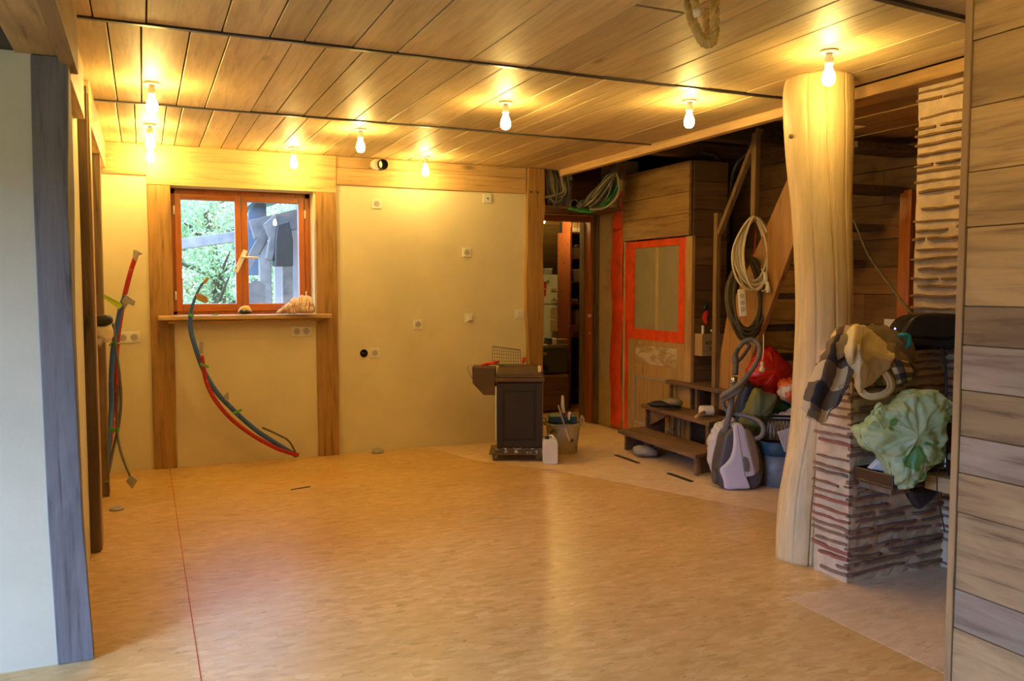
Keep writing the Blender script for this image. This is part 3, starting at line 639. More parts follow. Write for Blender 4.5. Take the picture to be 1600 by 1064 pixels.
obj('step_board', MB().prism([(4.34,6.03,.002),(5.02,6.03,.002),(5.02,6.03,.567),(4.34,6.03,.567)], (0,-.025,0)), M['dark_y'], sc_, .003)
obj('step_board', MB().prism([(4.27,6.22,.382),(4.30,6.22,.382),(4.30,6.22,.567),(4.27,6.22,.567)], (0,.03,0)), M['step_y'], sc_, .003)
obj('step_leg', MB().box(4.29,4.32,5.86,5.89,.382,.567), M['step_y'], sc_, .003)
# upright and sloping battens
obj('batten', MB().box(4.285,4.33,5.615,5.66,.38,2.03), M['batten'], sc_, .003)
obj('batten', MB().bar(ax(1124,362,4.31)+Vector((0,0,-.02)), ax(1188,200,4.31), .035, .045, (1,0,0)), M['batten'], sc_, .003)
obj('batten', MB().box(4.29,4.335,5.165,5.215,1.92,2.60), M['batten'], sc_, .003)
# things on the steps
gp = az(1035,631,.40)
t = thing('work_gloves', (gp.x, gp.y, .381), 'dark work gloves with yellowish cuffs on the second bottom step', 'gloves')
obj('glove', puff([(1012,630),(1024,626),(1040,627),(1050,632),(1064,634),(1062,638),(1040,637),(1018,636)], 7.2, .10, amp=.004, sc=30), M['blackpl'], t, smooth=True)
M['glove'] = plain('dirty_yellow_fabric', (.34,.28,.13), .9, 0, .3, 20, .5, 40)
obj('glove_cuff', puff([(1034,625),(1046,622),(1062,624),(1067,630),(1060,634),(1040,632)], 7.2, .10, amp=.004, sc=30, seed=3), M['glove'], t, smooth=True)
mp = az(1092,645,.41); M['rubber'] = plain('cream_rubber', (.78,.68,.48), .6, 0, .1, 10, .1)
t = thing('mallet', (mp.x, mp.y, .381), 'cream rubber mallet with a wooden handle on the second step', 'mallet')
hd = Vector((mp.x+.06, mp.y-.02, .381+.045))
obj('head', MB().lathe(hd-Vector((.055,-.02,0)), [(.030,0),(.042,.006),(.044,.03),(.042,.10),(.042,.112),(.030,.12)], 18, (1,-.35,0)), M['rubber'], t, smooth=True)
obj('handle', MB().tube([hd, hd+Vector((-.10,-.06,-.008)), hd+Vector((-.19,-.12,-.022))], [.010,.012,.014], 10), M['oak_y'], t, smooth=True)
t = thing('paper_packet', (4.0, 6.0, 0), 'crumpled grey packet lying under the lowest step', 'packet')
obj('wrapper', puff([(990,700),(1000,696),(1018,698),(1028,704),(1026,712),(1004,712),(991,708)], 7.05, .18, amp=.006, sc=20, seed=6), M['tape'], t, smooth=True)

# cardboard box and rag hung on the closet wall
bx = ay(1091,522,6.0); M['card'] = plain('brown_cardboard', (.42,.27,.12), .85, 0, .08, 12, .1)
t = thing('cardboard_box', (4.48, 6.0, .86), 'small open cardboard box fixed to the boarded closet wall by the stairs', 'box')
obj('carton', MB().box(4.385,4.62,5.925,5.93,.84,1.025).box(4.385,4.62,6.03,6.036,.84,1.025).box(4.385,4.39,5.93,6.03,.84,1.025).box(4.615,4.62,5.93,6.03,.84,1.025).box(4.385,4.62,5.925,6.036,.835,.842), M['card'], t, .001)
def text(s, loc, size, rotz, mat, parent, name='lettering', ext=.0005, tilt=0):
    c = bpy.data.curves.new(name, 'FONT'); c.body = s; c.size = size; c.extrude = ext; c.align_x = 'LEFT'; c.materials.append(mat)
    tmp = bpy.data.objects.new('tmp', c); me = bpy.data.meshes.new_from_object(tmp); bpy.data.objects.remove(tmp)
    o = bpy.data.objects.new(name, me); COL.objects.link(o); o.parent = parent; o.location = Vector(loc)-ORG.get(parent.name, Vector()); o.rotation_euler = (PI/2, tilt, rotz); return o
M['ink'] = plain('dark_ink', (.05,.035,.03), .8, 0, .1, 5, 0)
text('ecodo', (4.415,5.923,.935), .062, 0, M['ink'], t); text('2011', (4.45,5.923,.885), .040, 0, M['ink'], t)
tt = thing('bottle', (4.43,5.98,1.0), 'pale bottle neck standing in the small cardboard box', 'bottle')
obj('bottle_neck', MB().lathe((4.43,5.98,.845), [(.022,0),(.022,.13),(.012,.17),(.012,.25)], 12), M['white'], tt, smooth=True)
tt = thing('metal_scoop', (4.53,5.98,.85), 'round metal scoop standing in the small cardboard box', 'scoop')
obj('scoop', MB().lathe((4.53,5.98,1.045), [(.001,-.03),(.02,-.022),(.028,0),(.02,.022),(.001,.03)], 14).cyl((4.53,5.98,.845),(4.53,5.98,1.02),.007,8), M['chrome'], tt, smooth=True)
M['redcloth'] = plain('red_cloth', (.62,.03,.015), .85, 0, .15, 12, .3)
tt = thing('red_rag', (4.45,6.0,1.15), 'red rag with a dark knot hanging on the closet wall above the cardboard box', 'rag')
obj('cloth', puff([(1098,492),(1104,482),(1107,488),(1106,500),(1104,508),(1097,500)], 7.31, .03, amp=.005, sc=30), M['redcloth'], tt, smooth=True)
obj('knot', puff([(1098,482),(1101,473),(1106,474),(1106,483),(1101,487)], 7.31, .04, amp=.004, sc=40), M['blackpl'], tt, smooth=True)

# ================================================================== CABLES
def coil(name, cx, cy, rx, ry, d, n, r, mat, label, seed, top_pinch=.35, spread=6, cat='cable', ends=None, twist=0):
    """hanging coil of one cable: loops gathered at the top, spreading below"""
    rr = random.Random(seed); pts = []
    for k in range(n):
        ax_ = rx*rr.uniform(.55, 1.0); ay_ = ry*rr.uniform(.90, 1.06); ox = rr.uniform(-1,1)*spread*.4; dd = rr.uniform(-.045,.045); lean = rr.uniform(-.12,.12)
        for j in range(22):
            a = PI*.5+2*PI*j/22; y = math.sin(a); wv = 1-top_pinch*max(0, y)**1.2
            ph = k+j/22
            pts.append(ad(cx+ox+math.cos(a)*ax_*wv+lean*ax_*(-y), cy-(y*ay_) + (ay_-ry), d+dd+.03*math.cos(a)))
    return catmull(pts, 2)
t = thing('white_extension_cable', (4.3,5.17,1.98), 'coiled cream extension cable hanging from the short upright batten', 'cable')
obj('cable_coil', MB().tube(coil('',1178,394,33,55,6.36,14,.006,None,'',3), .0082, 7), M['rubber'], t, smooth=True)
obj('cable_tail', MB().tube(catmull([ad(1190,420,6.33), ad(1197,437,6.33), ad(1196,452,6.33), ad(1190,455,6.33)], 6), .0062, 6), M['rubber'], t, smooth=True)
obj('plug', MB().tube([ad(1195,425,6.32), ad(1196,433,6.32), ad(1197,444,6.32)], [.013,.018,.016], 10), M['white'], t, smooth=True)
obj('plug', MB().tube([ad(1199,440,6.3), ad(1200,450,6.3), ad(1201,457,6.3)], [.010,.017,.020], 10), M['white'], t, smooth=True)
obj('hook', MB().tube([ad(1180,345,6.45), ad(1179,341,6.38), ad(1181,338,6.36), ad(1182,345,6.36)], .005, 6), M['strip'], t)
M['darkcable'] = plain('dusty_dark_cable', (.10,.078,.042), .7, 0, .3, 20, .1)
t = thing('dark_cable_coil', (4.32,5.19,1.5), 'thick coil of dusty dark cables hanging below the cream one', 'cable')
obj('cable_coil', MB().tube(coil('',1167,463,34,62,6.42,18,.008,None,'',8, spread=8), .0105, 7), M['darkcable'], t, smooth=True)
obj('hanger', MB().tube([ad(1181,360,6.40), ad(1179,395,6.40), ad(1172,403,6.40)], .004, 6), M['redcloth'], t)
t = thing('power_strip', (4.3,5.2,1.2), 'white multiway power strip hanging inside the dark cable coil', 'power strip')
a, b = ad(1158,452,6.30), ad(1161,494,6.30); obj('socket_strip', MB().bar(a, b, .052, .035, -FW), M['white'], t, .006)
for q in (.25,.5,.75): p = a+(b-a)*q-FW*.018; obj('socket', MB().cyl(p, p-FW*.002, .018, 14), M['recess'], t)
t = thing('hanging_cord', (4.4,5.3,1.0), 'pale knotted cord hanging down in front of the red bag', 'cord')
obj('cord', MB().tube([ad(1193,522,6.30), ad(1193,550,6.30), ad(1191,566,6.30)], .005, 6), M['rubber'], t, smooth=True)
obj('knot', MB().lathe(ad(1191,576,6.30), [(.004,.055),(.014,.045),(.013,.028),(.010,.018),(.020,.005),(.024,-.010),(.016,-.025),(.004,-.03)], 12), M['rubber'], t, smooth=True)
# loops of conduit stored above the kitchen doorway
def loop_px(P, d, r, mat, par, seed=0, label=None):
    return obj('conduit', MB().tube(catmull([ad(x, y, d+.03*math.sin(seed*2.3+i*1.3)) for i, (x, y) in enumerate(P)], 7), r, 7), M[mat], par, smooth=True, label=label)
bun1 = thing('conduit_bundle', (3.6,7.4,2.2), 'looped bundle of grey conduits above the kitchen doorway, beside the timber post', 'conduits')
bun2 = thing('conduit_bundle', (4.2,7.3,2.2), 'bundle of grey conduits rising above the orange red film', 'conduits')
bun3 = thing('conduit_bundle', (4.1,7.3,2.2), 'bright green conduits bunched above the kitchen doorway', 'conduits')
rr = random.Random(12)
for k in range(24):
    x0 = 845+k*.9+rr.uniform(-1,1); x1 = 872+rr.uniform(-12,20)-k*.35; yb = 322+rr.uniform(-20,7)
    P = [(x0, 258), (x0+rr.uniform(-2,2), 285), (x0+2+rr.uniform(-1,5), 306), ((x0+x1)/2, yb), (x1-1, 308-rr.uniform(0,10)), (x1+rr.uniform(-3,3), 285), (x1-6+rr.uniform(-6,4), 262)]
    loop_px(P, 8.0+rr.uniform(-.16,.12), rr.choice([.010,.012,.013]), rr.choice(['greyhose','palehose','greyhose']), bun1, k)
for k in range(18):
    x0 = 905+k*2.1+rr.uniform(-4,4); x1 = 964+rr.uniform(-4,5)
    P = [(x0-6, 327-rr.uniform(0,6)), (x0+6, 318-rr.uniform(0,5)), (x0+16, 302), ((x0+22+x1)/2-4, 285-rr.uniform(0,8)), (x1-6, 268), (x1-2, 254)]
    loop_px(P, 7.95+rr.uniform(-.12,.1), rr.choice([.010,.012]), rr.choice(['greyhose','palehose','greyhose']), bun2, k+30)
loop_px([(922,327),(940,326),(955,318),(966,303),(967,285),(963,268)], 7.78, .012, 'palehose', bun2, 3)
for k in range(7):
    P = [(888+k*3, 326), (905+k*2, 330-k*.6), (925+k, 331-k*1.6), (943+k*.6, 322-k*2), (957+k*.5, 306-k*2), (965, 292-k*3), (967, 275)]
    loop_px(P, 7.86+.02*k, .0105, 'greenhose', bun3, k+50)
loop_px([(868,322),(874,318),(878,305),(876,290)], 8.05, .013, 'greenhose', bun1, 5, 'green conduit')
t = thing('drain_pipe', (3.9,7.4,2.2), 'upright dark grey waste pipe above the kitchen doorway', 'pipe')
obj('pipe', MB().cyl(ad(887,322,8.0), ad(886,278,8.0), .045, 18), M['greyhose'], t, smooth=True); obj('pipe_sleeve', MB().cyl(ad(886,282,8.0), ad(885,262,8.0), .055, 18), M['tape'], t, smooth=True)
for x, dd, lb in ((898, 7.9, 'open end of a dark pipe above the doorway, touching the upright pipe'), (914, 7.88, 'open end of a dark pipe above the doorway, nearer the green conduits')):
    p = ad(x, 319, dd); q = p+Vector((.05,.30,0))
    o = obj('pipe_end', MB().lathe(p, [(.038,.02),(.038,0),(.046,0),(.047,.25),(.046,.30)], 20, q-p, cap=False), M['greyhose'], smooth=False); tag(o, lb, 'pipe')
# corrugated dark cables at the stair corner
t = thing('dark_hose', (4.75,6.0,1.9), 'dark flexible hose running up the stairwell corner behind the battens', 'hose')
obj('hose', MB().tube(catmull([ad(1136,340,7.5), ad(1134,300,7.5), ad(1128,262,7.45), ad(1116,244,7.4), ad(1095,238,7.35)], 8), .016, 8), M['greyhose'], t, smooth=True)
obj('hose', MB().tube(catmull([ad(1137,380,7.5), ad(1138,320,7.5), ad(1145,270,7.45), ad(1160,245,7.4), ad(1178,240,7.35)], 8), .014, 8), M['greyhose'], t, smooth=True)
obj('clamp', MB().cyl(ad(1133,290,7.48), ad(1133,282,7.48), .02, 10), M['redcloth'], t)

# rope hanging from the ceiling
M['rope'] = plain('golden_rope_fibre', (.66,.46,.15), .9, 0, .25, 40, .6, 80)
def rope(P, d, r=.0085):
    c = catmull([ad(x, y, d+o) for x, y, o in P], 14); mb = MB(); n = len(c)
    for s_ in range(3):
        pts = []
        for i, p in enumerate(c):
            tg = (c[min(i+1, n-1)]-c[max(i-1, 0)]).normalized(); u = tg.orthogonal().normalized(); v = tg.cross(u); a = i*.42+s_*2*PI/3
            pts.append(p+(FW*math.cos(a)+tg.cross(FW)*math.sin(a))*r*.62)
        mb.tube(pts, r*.62, 6)
    return mb
t = thing('rope_loop', (1.98,2.65,H), 'thick golden rope hanging in loops from the ceiling', 'rope')
obj('rope_strand', rope([(1066,-40,.1),(1072,-10,.05),(1078,20,0),(1088,46,0),(1100,66,0),(1112,66,0),(1117,50,0),(1117,10,0),(1115,-45,.05)], 3.2, .0165), M['rope'], t, smooth=True)
obj('rope_strand', rope([(1074,-45,.1),(1082,-10,.04),(1087,8,0),(1091,24,0)], 3.15, .015), M['rope'], t, smooth=True)
obj('rope_strand', rope([(1103,-45,.1),(1103,0,.06),(1103,30,.06),(1106,60,.03)], 3.26, .014), M['rope'], t, smooth=True)
obj('rope_whipping', MB().cyl(ad(1088.5,14,3.14), ad(1091.5,25,3.14), .0165, 12), M['rubber'], t, smooth=True)

# ================================================================== WALL FITTINGS
def socket(x, z, label, typ='socket', n=1, y=BY, wall='back'):
    t = thing('wall_socket' if 'socket' in typ else 'wall_switch', (x, y, z), label, 'socket' if 'socket' in typ else 'switch')
    w_ = .042
    box('cover_plate', (x-w_*n, x+w_*n, y-.010, y, z-.042, z+.042), M['white'], t, .004)
    for k in range(n):
        cx = x+(k-(n-1)/2)*.078
        if typ == 'socket':
            obj('socket_well', MB().lathe((cx,y-.0105,z), [(.028,0),(.024,.001),(.022,.004)], 20, (0,-1,0), cap=False).lathe((cx,y-.0108,z), [(.0225,0),(.0225,.0006)], 20, (0,-1,0)), M['recess'], t)
            obj('pin_hole', MB().cyl((cx-.009,y-.0112,z-.003),(cx-.009,y-.0122,z-.003),.0035,8).cyl((cx+.009,y-.0112,z-.003),(cx+.009,y-.0122,z-.003),.0035,8).cyl((cx,y-.0112,z+.010),(cx,y-.015,z+.010),.003,8), M['blackpl'], t)
        elif typ == 'switch': box('rocker', (cx-.022, cx+.022, y-.016, y-.010, z-.022, z+.022), M['white'], t, .003)
        elif typ == 'big_switch': box('rocker', (cx-.022, cx+.022, y-.034, y-.010, z-.028, z+.020), M['white'], t, .006); box('indicator', (cx-.012, cx+.012, y-.036, y-.034, z-.024, z-.019), M['tape'], t, 0)
        elif typ == 'cable_socket': obj('cable_hole', MB().cyl((cx,y-.0102,z),(cx,y-.014,z),.006,8).tube([(cx,y-.01,z),(cx+.002,y-.03,z-.004),(cx-.004,y-.035,z-.016)],.003,6), M['blackpl'], t)
    return t
socket(1.85, 2.14, 'white wall socket high up, under the black pipe stub')
socket(2.87, 2.23, 'white cable outlet plate right under the header, near the end post', 'cable_socket')
socket(2.67, 1.74, 'white wall socket alone at head height on the socket wall')
socket(2.21, 1.10, 'white wall socket at sill height in the middle of the socket wall')
socket(2.69, 1.15, 'white plate with protruding rocker straight under the head height socket', 'big_switch')
socket(3.19, 1.18, 'white switch tight against the end post of the socket wall', 'switch')
socket(1.82, .86, 'lowest white wall socket, beside the round black wall hole')
socket(1.20, 1.06, 'double white socket just under the window sill', n=2)
socket(-.11, 1.04, 'double white socket in the room corner behind the upright conduits', n=2)
t = thing('wall_box', (1.725, BY, .86), 'open round black wall box with loose wires', 'wall box')
obj('box_rim', MB().lathe((1.725,BY-.003,.86), [(.034,0),(.034,.004),(.028,.004),(.027,.0)], 20, (0,-1,0)).cyl((1.725,BY-.002,.86),(1.725,BY-.003,.86),.03,18), M['blackpl'], t)
obj('wire', MB().tube([(1.715,BY-.004,.87),(1.71,BY-.015,.86),(1.72,BY-.012,.85)],.003,6), M['redcloth'], t); obj('wire', MB().tube([(1.735,BY-.004,.87),(1.74,BY-.018,.86),(1.728,BY-.012,.845)],.003,6), M['greenhose'], t)
p = (1.87, BY-.02, 2.465)
t = thing('pipe_stub', p, 'white edged black pipe stub sticking out of the header above the socket wall', 'pipe')
obj('pipe', MB().lathe((1.88,BY-.01,2.465), [(.046,0),(.046,.075),(.040,.08),(.040,.03)], 24, (.12,-1,0), cap=False), M['blackpl'], t, smooth=False)
obj('pipe_interior', MB().cyl((1.885,BY-.05,2.465),(1.886,BY-.055,2.465),.041,20), M['black'], t); obj('white_collar', MB().lathe((1.835,BY-.015,2.465), [(.044,0),(.046,.02),(.046,.05),(.038,.055)], 20, (.12,-1,0)), M['white'], t, smooth=False)
box('wall_switch', (LX, LX+.012, 4.12, 4.20, 2.04, 2.13), M['white'], None, .004, label='small white plate high on the side wall behind the weathered post', cat='switch')

# floor chalk line
box('chalk_line', (.156, .1592, 3.0, 7.07, .0005, .0015), plain('red_chalk', (.55,.05,.03), .8, 0, .3, 30, 0), None, 0, label='thin red line snapped along the floor from the window post', cat='chalk line')

# upright conduits in the room corner
t = thing('corner_conduits', (-.25, 6.3, 0), 'red and blue conduits rising from the floor in the room corner, strapped together', 'conduits')
D = 6.0
def pt(P, d=D): return catmull([ad(*(q if len(q) == 3 else (*q, d))) for q in P], 8)
obj('red_conduit', MB().tube(pt([(163,752,5.75),(170,700,5.85),(181,640),(182,600),(182,560),(185,520),(193,470),(204,425),(213,398)]), .017, 10), M['redhose'], t, smooth=True)
obj('blue_conduit', MB().tube(pt([(164,748,5.72),(170,690,5.8),(174,640,5.95),(174,590,5.95),(177,545,5.95),(183,510,5.95),(189,480,5.95),(196,462,5.95)]), .018, 10), M['bluehose'], t, smooth=True)
obj('grey_conduit', MB().tube(pt([(166,756,5.70),(174,716,5.8),(186,660,5.85),(189,620,5.85),(186,580,5.85),(181,545,5.85),(177,505,5.85)]), .010, 8), M['greyhose'], t, smooth=True)
obj('grey_conduit', MB().tube(pt([(185,600,5.85),(183,670,5.8),(190,710,5.75),(205,748,5.70)]), .008, 8), M['greyhose'], t, smooth=True)
obj('taped_end', MB().prism([ad(196,752,5.68),ad(205,742,5.68),ad(214,750,5.68),ad(206,764,5.68)], FW*.02), M['tape'], t, .004)
obj('taped_end', MB().prism([ad(207,402,5.98),ad(208,390,5.98),ad(214,391,5.98),ad(222,396,5.98),ad(215,399,5.98),ad(211,408,5.98)], FW*.018), M['tape'], t, .003)
obj('taped_end', MB().prism([ad(190,470,5.92),ad(197,460,5.92),ad(210,470,5.92),ad(208,478,5.92),ad(198,474,5.92),ad(194,482,5.92)], FW*.02), M['tape'], t, .003)
obj('green_tie', MB().tube([ad(171,540,5.9),ad(176,534,5.86),ad(183,537,5.84),ad(187,536,5.88)], .006, 6), M['greentape'], t, smooth=True)
obj('green_tie', MB().bar(ad(171,671,5.80), ad(186,673,5.80), .025, .012, FW), M['greentape'], t)
obj('lime_strap', MB().prism([ad(150,453,6.05),ad(152,459,6.05),ad(186,483,5.9),ad(192,477,5.9),ad(188,473,5.9)], FW*.004), M['limetape'], t)
# conduits bowing in front of the window
t = thing('bowed_conduits', (1.15, 6.98, 0), 'blue and red conduits bowing from the floor up in front of the window', 'conduits')
DW = lambda px, py, y=6.90: ay(px, py, y)
bl = catmull([DW(463,712,6.96),DW(440,698,6.93),DW(400,672,6.9),DW(366,642,6.88),DW(338,612,6.86),DW(318,578,6.86),DW(306,545,6.86),DW(298,515,6.86),DW(298,490,6.85),DW(304,468,6.85),DW(313,448,6.85),DW(323,436,6.85)], 8)
obj('blue_conduit', MB().tube(bl, [.0185]*60+[.0185-(.0095*min(1, max(0, i-60)/14)) for i in range(60, len(bl))], 10), M['bluehose'], t, smooth=True)
rd = catmull([DW(466,711,6.94),DW(436,702,6.91),DW(398,682,6.87),DW(362,655,6.85),DW(337,626,6.84),DW(324,600,6.85),DW(318,575,6.85),DW(315,556,6.83)], 8)
obj('red_conduit', MB().tube(rd, .017, 10), M['redhose'], t, smooth=True)
obj('grey_conduit', MB().tube(catmull([DW(463,710,6.94),DW(452,690,6.9),DW(436,680,6.88),DW(410,668,6.87)], 8), .008, 8), M['greyhose'], t, smooth=True)
obj('taped_end', MB().bar(DW(314,553,6.83), DW(315,533,6.83), .028, .014, (0,1,0)), M['tape'], t, .003)
obj('taped_end', MB().prism([DW(350,618,6.83),DW(357,612,6.83),DW(358,624,6.83),DW(352,626,6.83)], (0,.014,0)), M['tape'], t, .002)
obj('taped_end', MB().prism([DW(306,460,6.82),DW(311,458,6.82),DW(324,464,6.82),DW(326,471,6.82),DW(321,474,6.82),DW(307,468,6.82)], (0,.016,0)), M['card'], t, .003)
obj('taped_end', MB().bar(DW(318,443,6.83), DW(325,434,6.83), .022, .02, (0,1,0)), M['card'], t, .003)
for a, b in (((313,568),(326,574)), ((364,646),(378,640)), ((294,492),(303,493))): obj('green_tie', MB().bar(DW(*a,6.815), DW(*b,6.815), .018, .012, (0,1,0)), M['greentape'], t)

# things on the ledge of the side wall
led = box('wall_ledge', (LX, -.235, 5.30, 6.2, 1.075, 1.10), M['rough_z'], None, .004, label='small dark ledge on the side wall between the two dark posts', kind='structure')
t = thing('power_drill', (-.24,5.7,1.10), 'black battery drill lying on the side wall ledge behind the dark post', 'drill')
obj('motor_housing', MB().lathe(ad(146,500,5.45), [(.030,0),(.034,.01),(.035,.075),(.032,.105),(.020,.118)], 18, RT), M['blackpl'], t, smooth=True)
obj('grip', MB().tube([ad(150,504,5.45), ad(149,516,5.45), ad(148,530,5.45)], [.02,.018,.02], 10), M['blackpl'], t, smooth=True)
M['linen'] = plain('cream_linen', (.72,.58,.42), .9, 0, .12, 8, .3)
t = thing('cream_rag', (-.24,5.7,1.1), 'cream rag hanging over the ledge under the black drill', 'rag')
obj('cloth', puff([(146,508),(160,507),(172,509),(174,518),(172,530),(166,535),(158,530),(150,540),(145,528)], 5.48, .12, amp=.007, sc=18, n=8), M['linen'], t, smooth=True, subsurf=1)

# things on the window sill
tp = ay(382,484,6.98)
t = thing('tape_measure', (tp.x, tp.y, 1.205), 'small black and yellow tape measure on the window sill', 'tape measure')
M['yellow'] = plain('yellow_plastic', (.75,.55,.12), .5, 0, .1, 10, 0)
obj('case', puff([(373,490),(374,482),(380,478),(388,478),(392,483),(392,490)], 6.75, .05), M['yellow'], t, smooth=True); obj('grip_band', puff([(374,490),(375,484),(379,484),(382,487),(386,484),(392,486),(392,490)], 6.735, .055), M['blackpl'], t, smooth=True)
def tea_mat():
    m, nt, b = new_mat('red_striped_tea_towel'); v = coords(nt, (1,1,1), False)
    wv = nt.nodes.new('ShaderNodeTexWave'); wv.inputs['Scale'].default_value = 6; wv.inputs['Distortion'].default_value = 7; wv.inputs['Detail'].default_value = 1; wv.inputs['Detail Scale'].default_value = 1.2
    nt.links.new(v, wv.inputs['Vector'])
    c = ramp(nt, wv.outputs['Fac'], [(.0,(.74,.66,.58)),(.68,(.74,.66,.58)),(.74,(.50,.06,.04)),(.88,(.50,.06,.04)),(.94,(.74,.66,.58))]); nt.links.new(c, b.inputs['Base Color']); b.inputs['Roughness'].default_value = .9; return m
t = obj('tea_towel', crumple(puff([(434,489),(441,481),(449,475),(455,468),(466,464),(471,460),(480,462),(489,468),(492,478),(490,489),(470,490),(450,490)], 6.80, .14, dome(18), n=9), 15, .014, 4), tea_mat(), smooth=True, label='crumpled cream tea towel with red stripes on the window sill', cat='tea towel')
obj('leaf_scrap', MB().prism([ay(330,492,7.0),ay(338,490,7.0),ay(342,492,7.0),ay(336,493,7.0)], (0,.02,0)), M['greentape'], label='small green scrap lying on the window sill', cat='scrap')

# ================================================================== STOVE
RZ = Matrix.Translation((2.85, 6.33, 0)) @ Matrix.Rotation(math.radians(-25), 4, 'Z')   # local x to the side, -y to the room
M['stove'] = plain('black_stove_steel', (.024,.017,.013), .5, .0, .25, 5, .08)
M['castiron'] = stained('rusty_cast_iron', (.075,.045,.028), (.13,.07,.035), 9, (.5,.7), .55, .7, .3)
M['splash'] = stained('plaster_splashed_steel', (.06,.055,.055), (.62,.60,.58), 26, (.54,.60), .6, .95, .2)
t = thing('stove', (2.85,6.33,0), 'black cast stove standing on a low trolley in front of the socket wall', 'stove')
L = lambda mb: mb.xf(RZ)
obj('body', L(MB().box(-.185,.185,-.14,.16,.115,.655)), M['stove'], t, .006)
obj('side_panel', L(MB().box(-.200,-.187,-.13,.15,.17,.62)), M['white'], t, .003, label='pale enamel side panel')
obj('front_frame', L(MB().box(-.185,-.135,-.150,-.141,.12,.65).box(.135,.185,-.150,-.141,.12,.65).box(-.135,.135,-.150,-.141,.585,.65).box(-.135,.135,-.150,-.141,.12,.175)), M['stove'], t, .003)
obj('front_panel', L(MB().box(-.118,.118,-.149,-.1415,.19,.57)), M['stove'], t, .004)
obj('top_moulding', L(MB().box(-.205,.205,-.17,.18,.656,.690)), M['castiron'], t, .010); obj('top_moulding', L(MB().box(-.197,.197,-.16,.17,.691,.712)), M['castiron'], t, .006)
lid = MB(); lid.prism([(-.19,-.15,.713),(.19,-.15,.713),(.172,-.10,.775),(-.176,-.10,.775)], (0,.25,0)); 
obj('lid', L(lid), M['castiron'], t, .012)
obj('lid_end_cap', L(MB().lathe((.150,-.10,.752), [(.035,0),(.035,.02),(.028,.028)], 16, (1,0,0))), M['linen'], t, smooth=True)
obj('base_plate', L(MB().box(-.195,.195,-.155,.17,.072,.113)), M['splash'], t, .003, label='base plate splashed with white plaster')
t2 = thing('trolley', (2.85,6.33,0), 'low wheeled trolley carrying the black stove', 'trolley')
obj('deck', L(MB().box(-.25,.19,-.16,.22,.060,.070)), M['rough_z'], t2, .002)
for x, y in ((-.21,-.10),(.15,-.08),(-.21,.17),(.15,.17)):
    o = obj('caster', L(MB().lathe((x-.012,y,.028), [(.012,0),(.028,.003),(.028,.021),(.012,.024)], 16, (1,0,0))), M['greypl'], t2, smooth=False)
    obj('caster_fork', L(MB().box(x-.018,x-.014,y-.015,y+.015,.028,.058).box(x+.014,x+.018,y-.015,y+.015,.028,.058).box(x-.018,x+.018,y-.015,y+.015,.054,.060)), M['chrome'], o)
t3 = thing('open_hopper', (2.5,6.4,.55), 'rusty dark metal hopper jutting from the side of the stove', 'hopper')
hp_ = MB(); q = [(-.39,.775),(-.20,.765),(-.20,.545),(-.295,.545),(-.385,.64)]
hp_.prism([(x,-.12,z) for x, z in q], (0,.22,0))
obj('hopper_body', L(hp_), M['castiron'], t3, .004)
obj('wire_handle', L(MB().tube(catmull([(-.385,-.02,.765),(-.425,-.02,.775),(-.43,-.02,.74),(-.39,-.02,.66),(-.385,-.02,.645)], 6), .003, 6)), M['chrome'], t3)
tg = thing('red_pliers', (2.6,6.3,.78), 'red handled pliers lying on the hopper beside the stove lid', 'pliers')
for k, (a, b) in enumerate((((-.32,-.06,.785),(-.20,-.08,.80)), ((-.28,-.02,.785),(-.17,-.05,.815)))): obj('grip', L(MB().tube([a, ((a[0]+b[0])/2,-.05,.80+.006*k), b], .010, 8)), M['redcloth'], tg, smooth=True)
obj('jaw', L(MB().tube([(-.20,-.08,.80),(-.13,-.08,.785)], [.010,.005], 8)), M['strip'], tg)
tg = thing('wire_rack', (2.7,6.45,.78), 'upright wire rack leaning on the wall behind the stove lid', 'rack')
fr = [(-.235,.13,.775),(-.235,.16,.925),(.0,.16,.895),(.01,.13,.775)]
obj('rack_frame', L(MB().tube(fr, .006, 6, closed=True)), M['greypl'], tg)
wr = MB()
for k in range(1, 12): u = k/12; wr.tube([(-.235+.24*u,.13,.777),(-.235+.235*u,.16,.924-.03*u)], .002, 5)
for k in range(1, 5): u = k/5; wr.tube([(-.235,.13+.03*u,.775+.15*u),(.005,.13+.03*u,.775+.12*u)], .002, 5)
obj('rack_wire', L(wr), M['greypl'], tg, kind='stuff')
tg = obj('red_screwdriver', L(MB().tube([(.02,.14,.776),(.03,.14,.80),(.035,.14,.835)], [.004,.014,.012], 10)), M['redcloth'], smooth=True, label='red screwdriver handle standing behind the stove lid', cat='screwdriver')

# jerrycan and bucket beside it
cx, cy = 2.985, 6.03
RJ = Matrix.Translation((cx, cy, 0)) @ Matrix.Rotation(math.radians(-24), 4, 'Z')
t = thing('jerrycan', (cx, cy, 0), 'white plastic jerrycan on the floor between stove and bucket', 'jerrycan')
M['can'] = plain('translucent_white_can', (.74,.72,.76), .4, 0, .05, 5, .05)
obj('tank', MB().prism([(-.062,-.045,.012),(-.045,-.045,0),(.045,-.045,0),(.062,-.045,.012),(.062,-.045,.17),(.050,-.045,.205),(-.050,-.045,.205),(-.062,-.045,.17)], (0,.12,0)).xf(RJ), M['can'], t, .010, seg=3)
obj('carry_handle', MB().tube(catmull([(-.01,.02,.20),(-.01,.02,.222),(.015,.0,.228),(.03,-.02,.205)], 5), .009, 8).xf(RJ), M['can'], t, smooth=True)
obj('screw_cap', MB().cyl((-.028,-.01,.203),(-.028,-.01,.228), .018, 16).xf(RJ), M['blackpl'], t, .002)
bx_, by_ = 3.30, 6.42
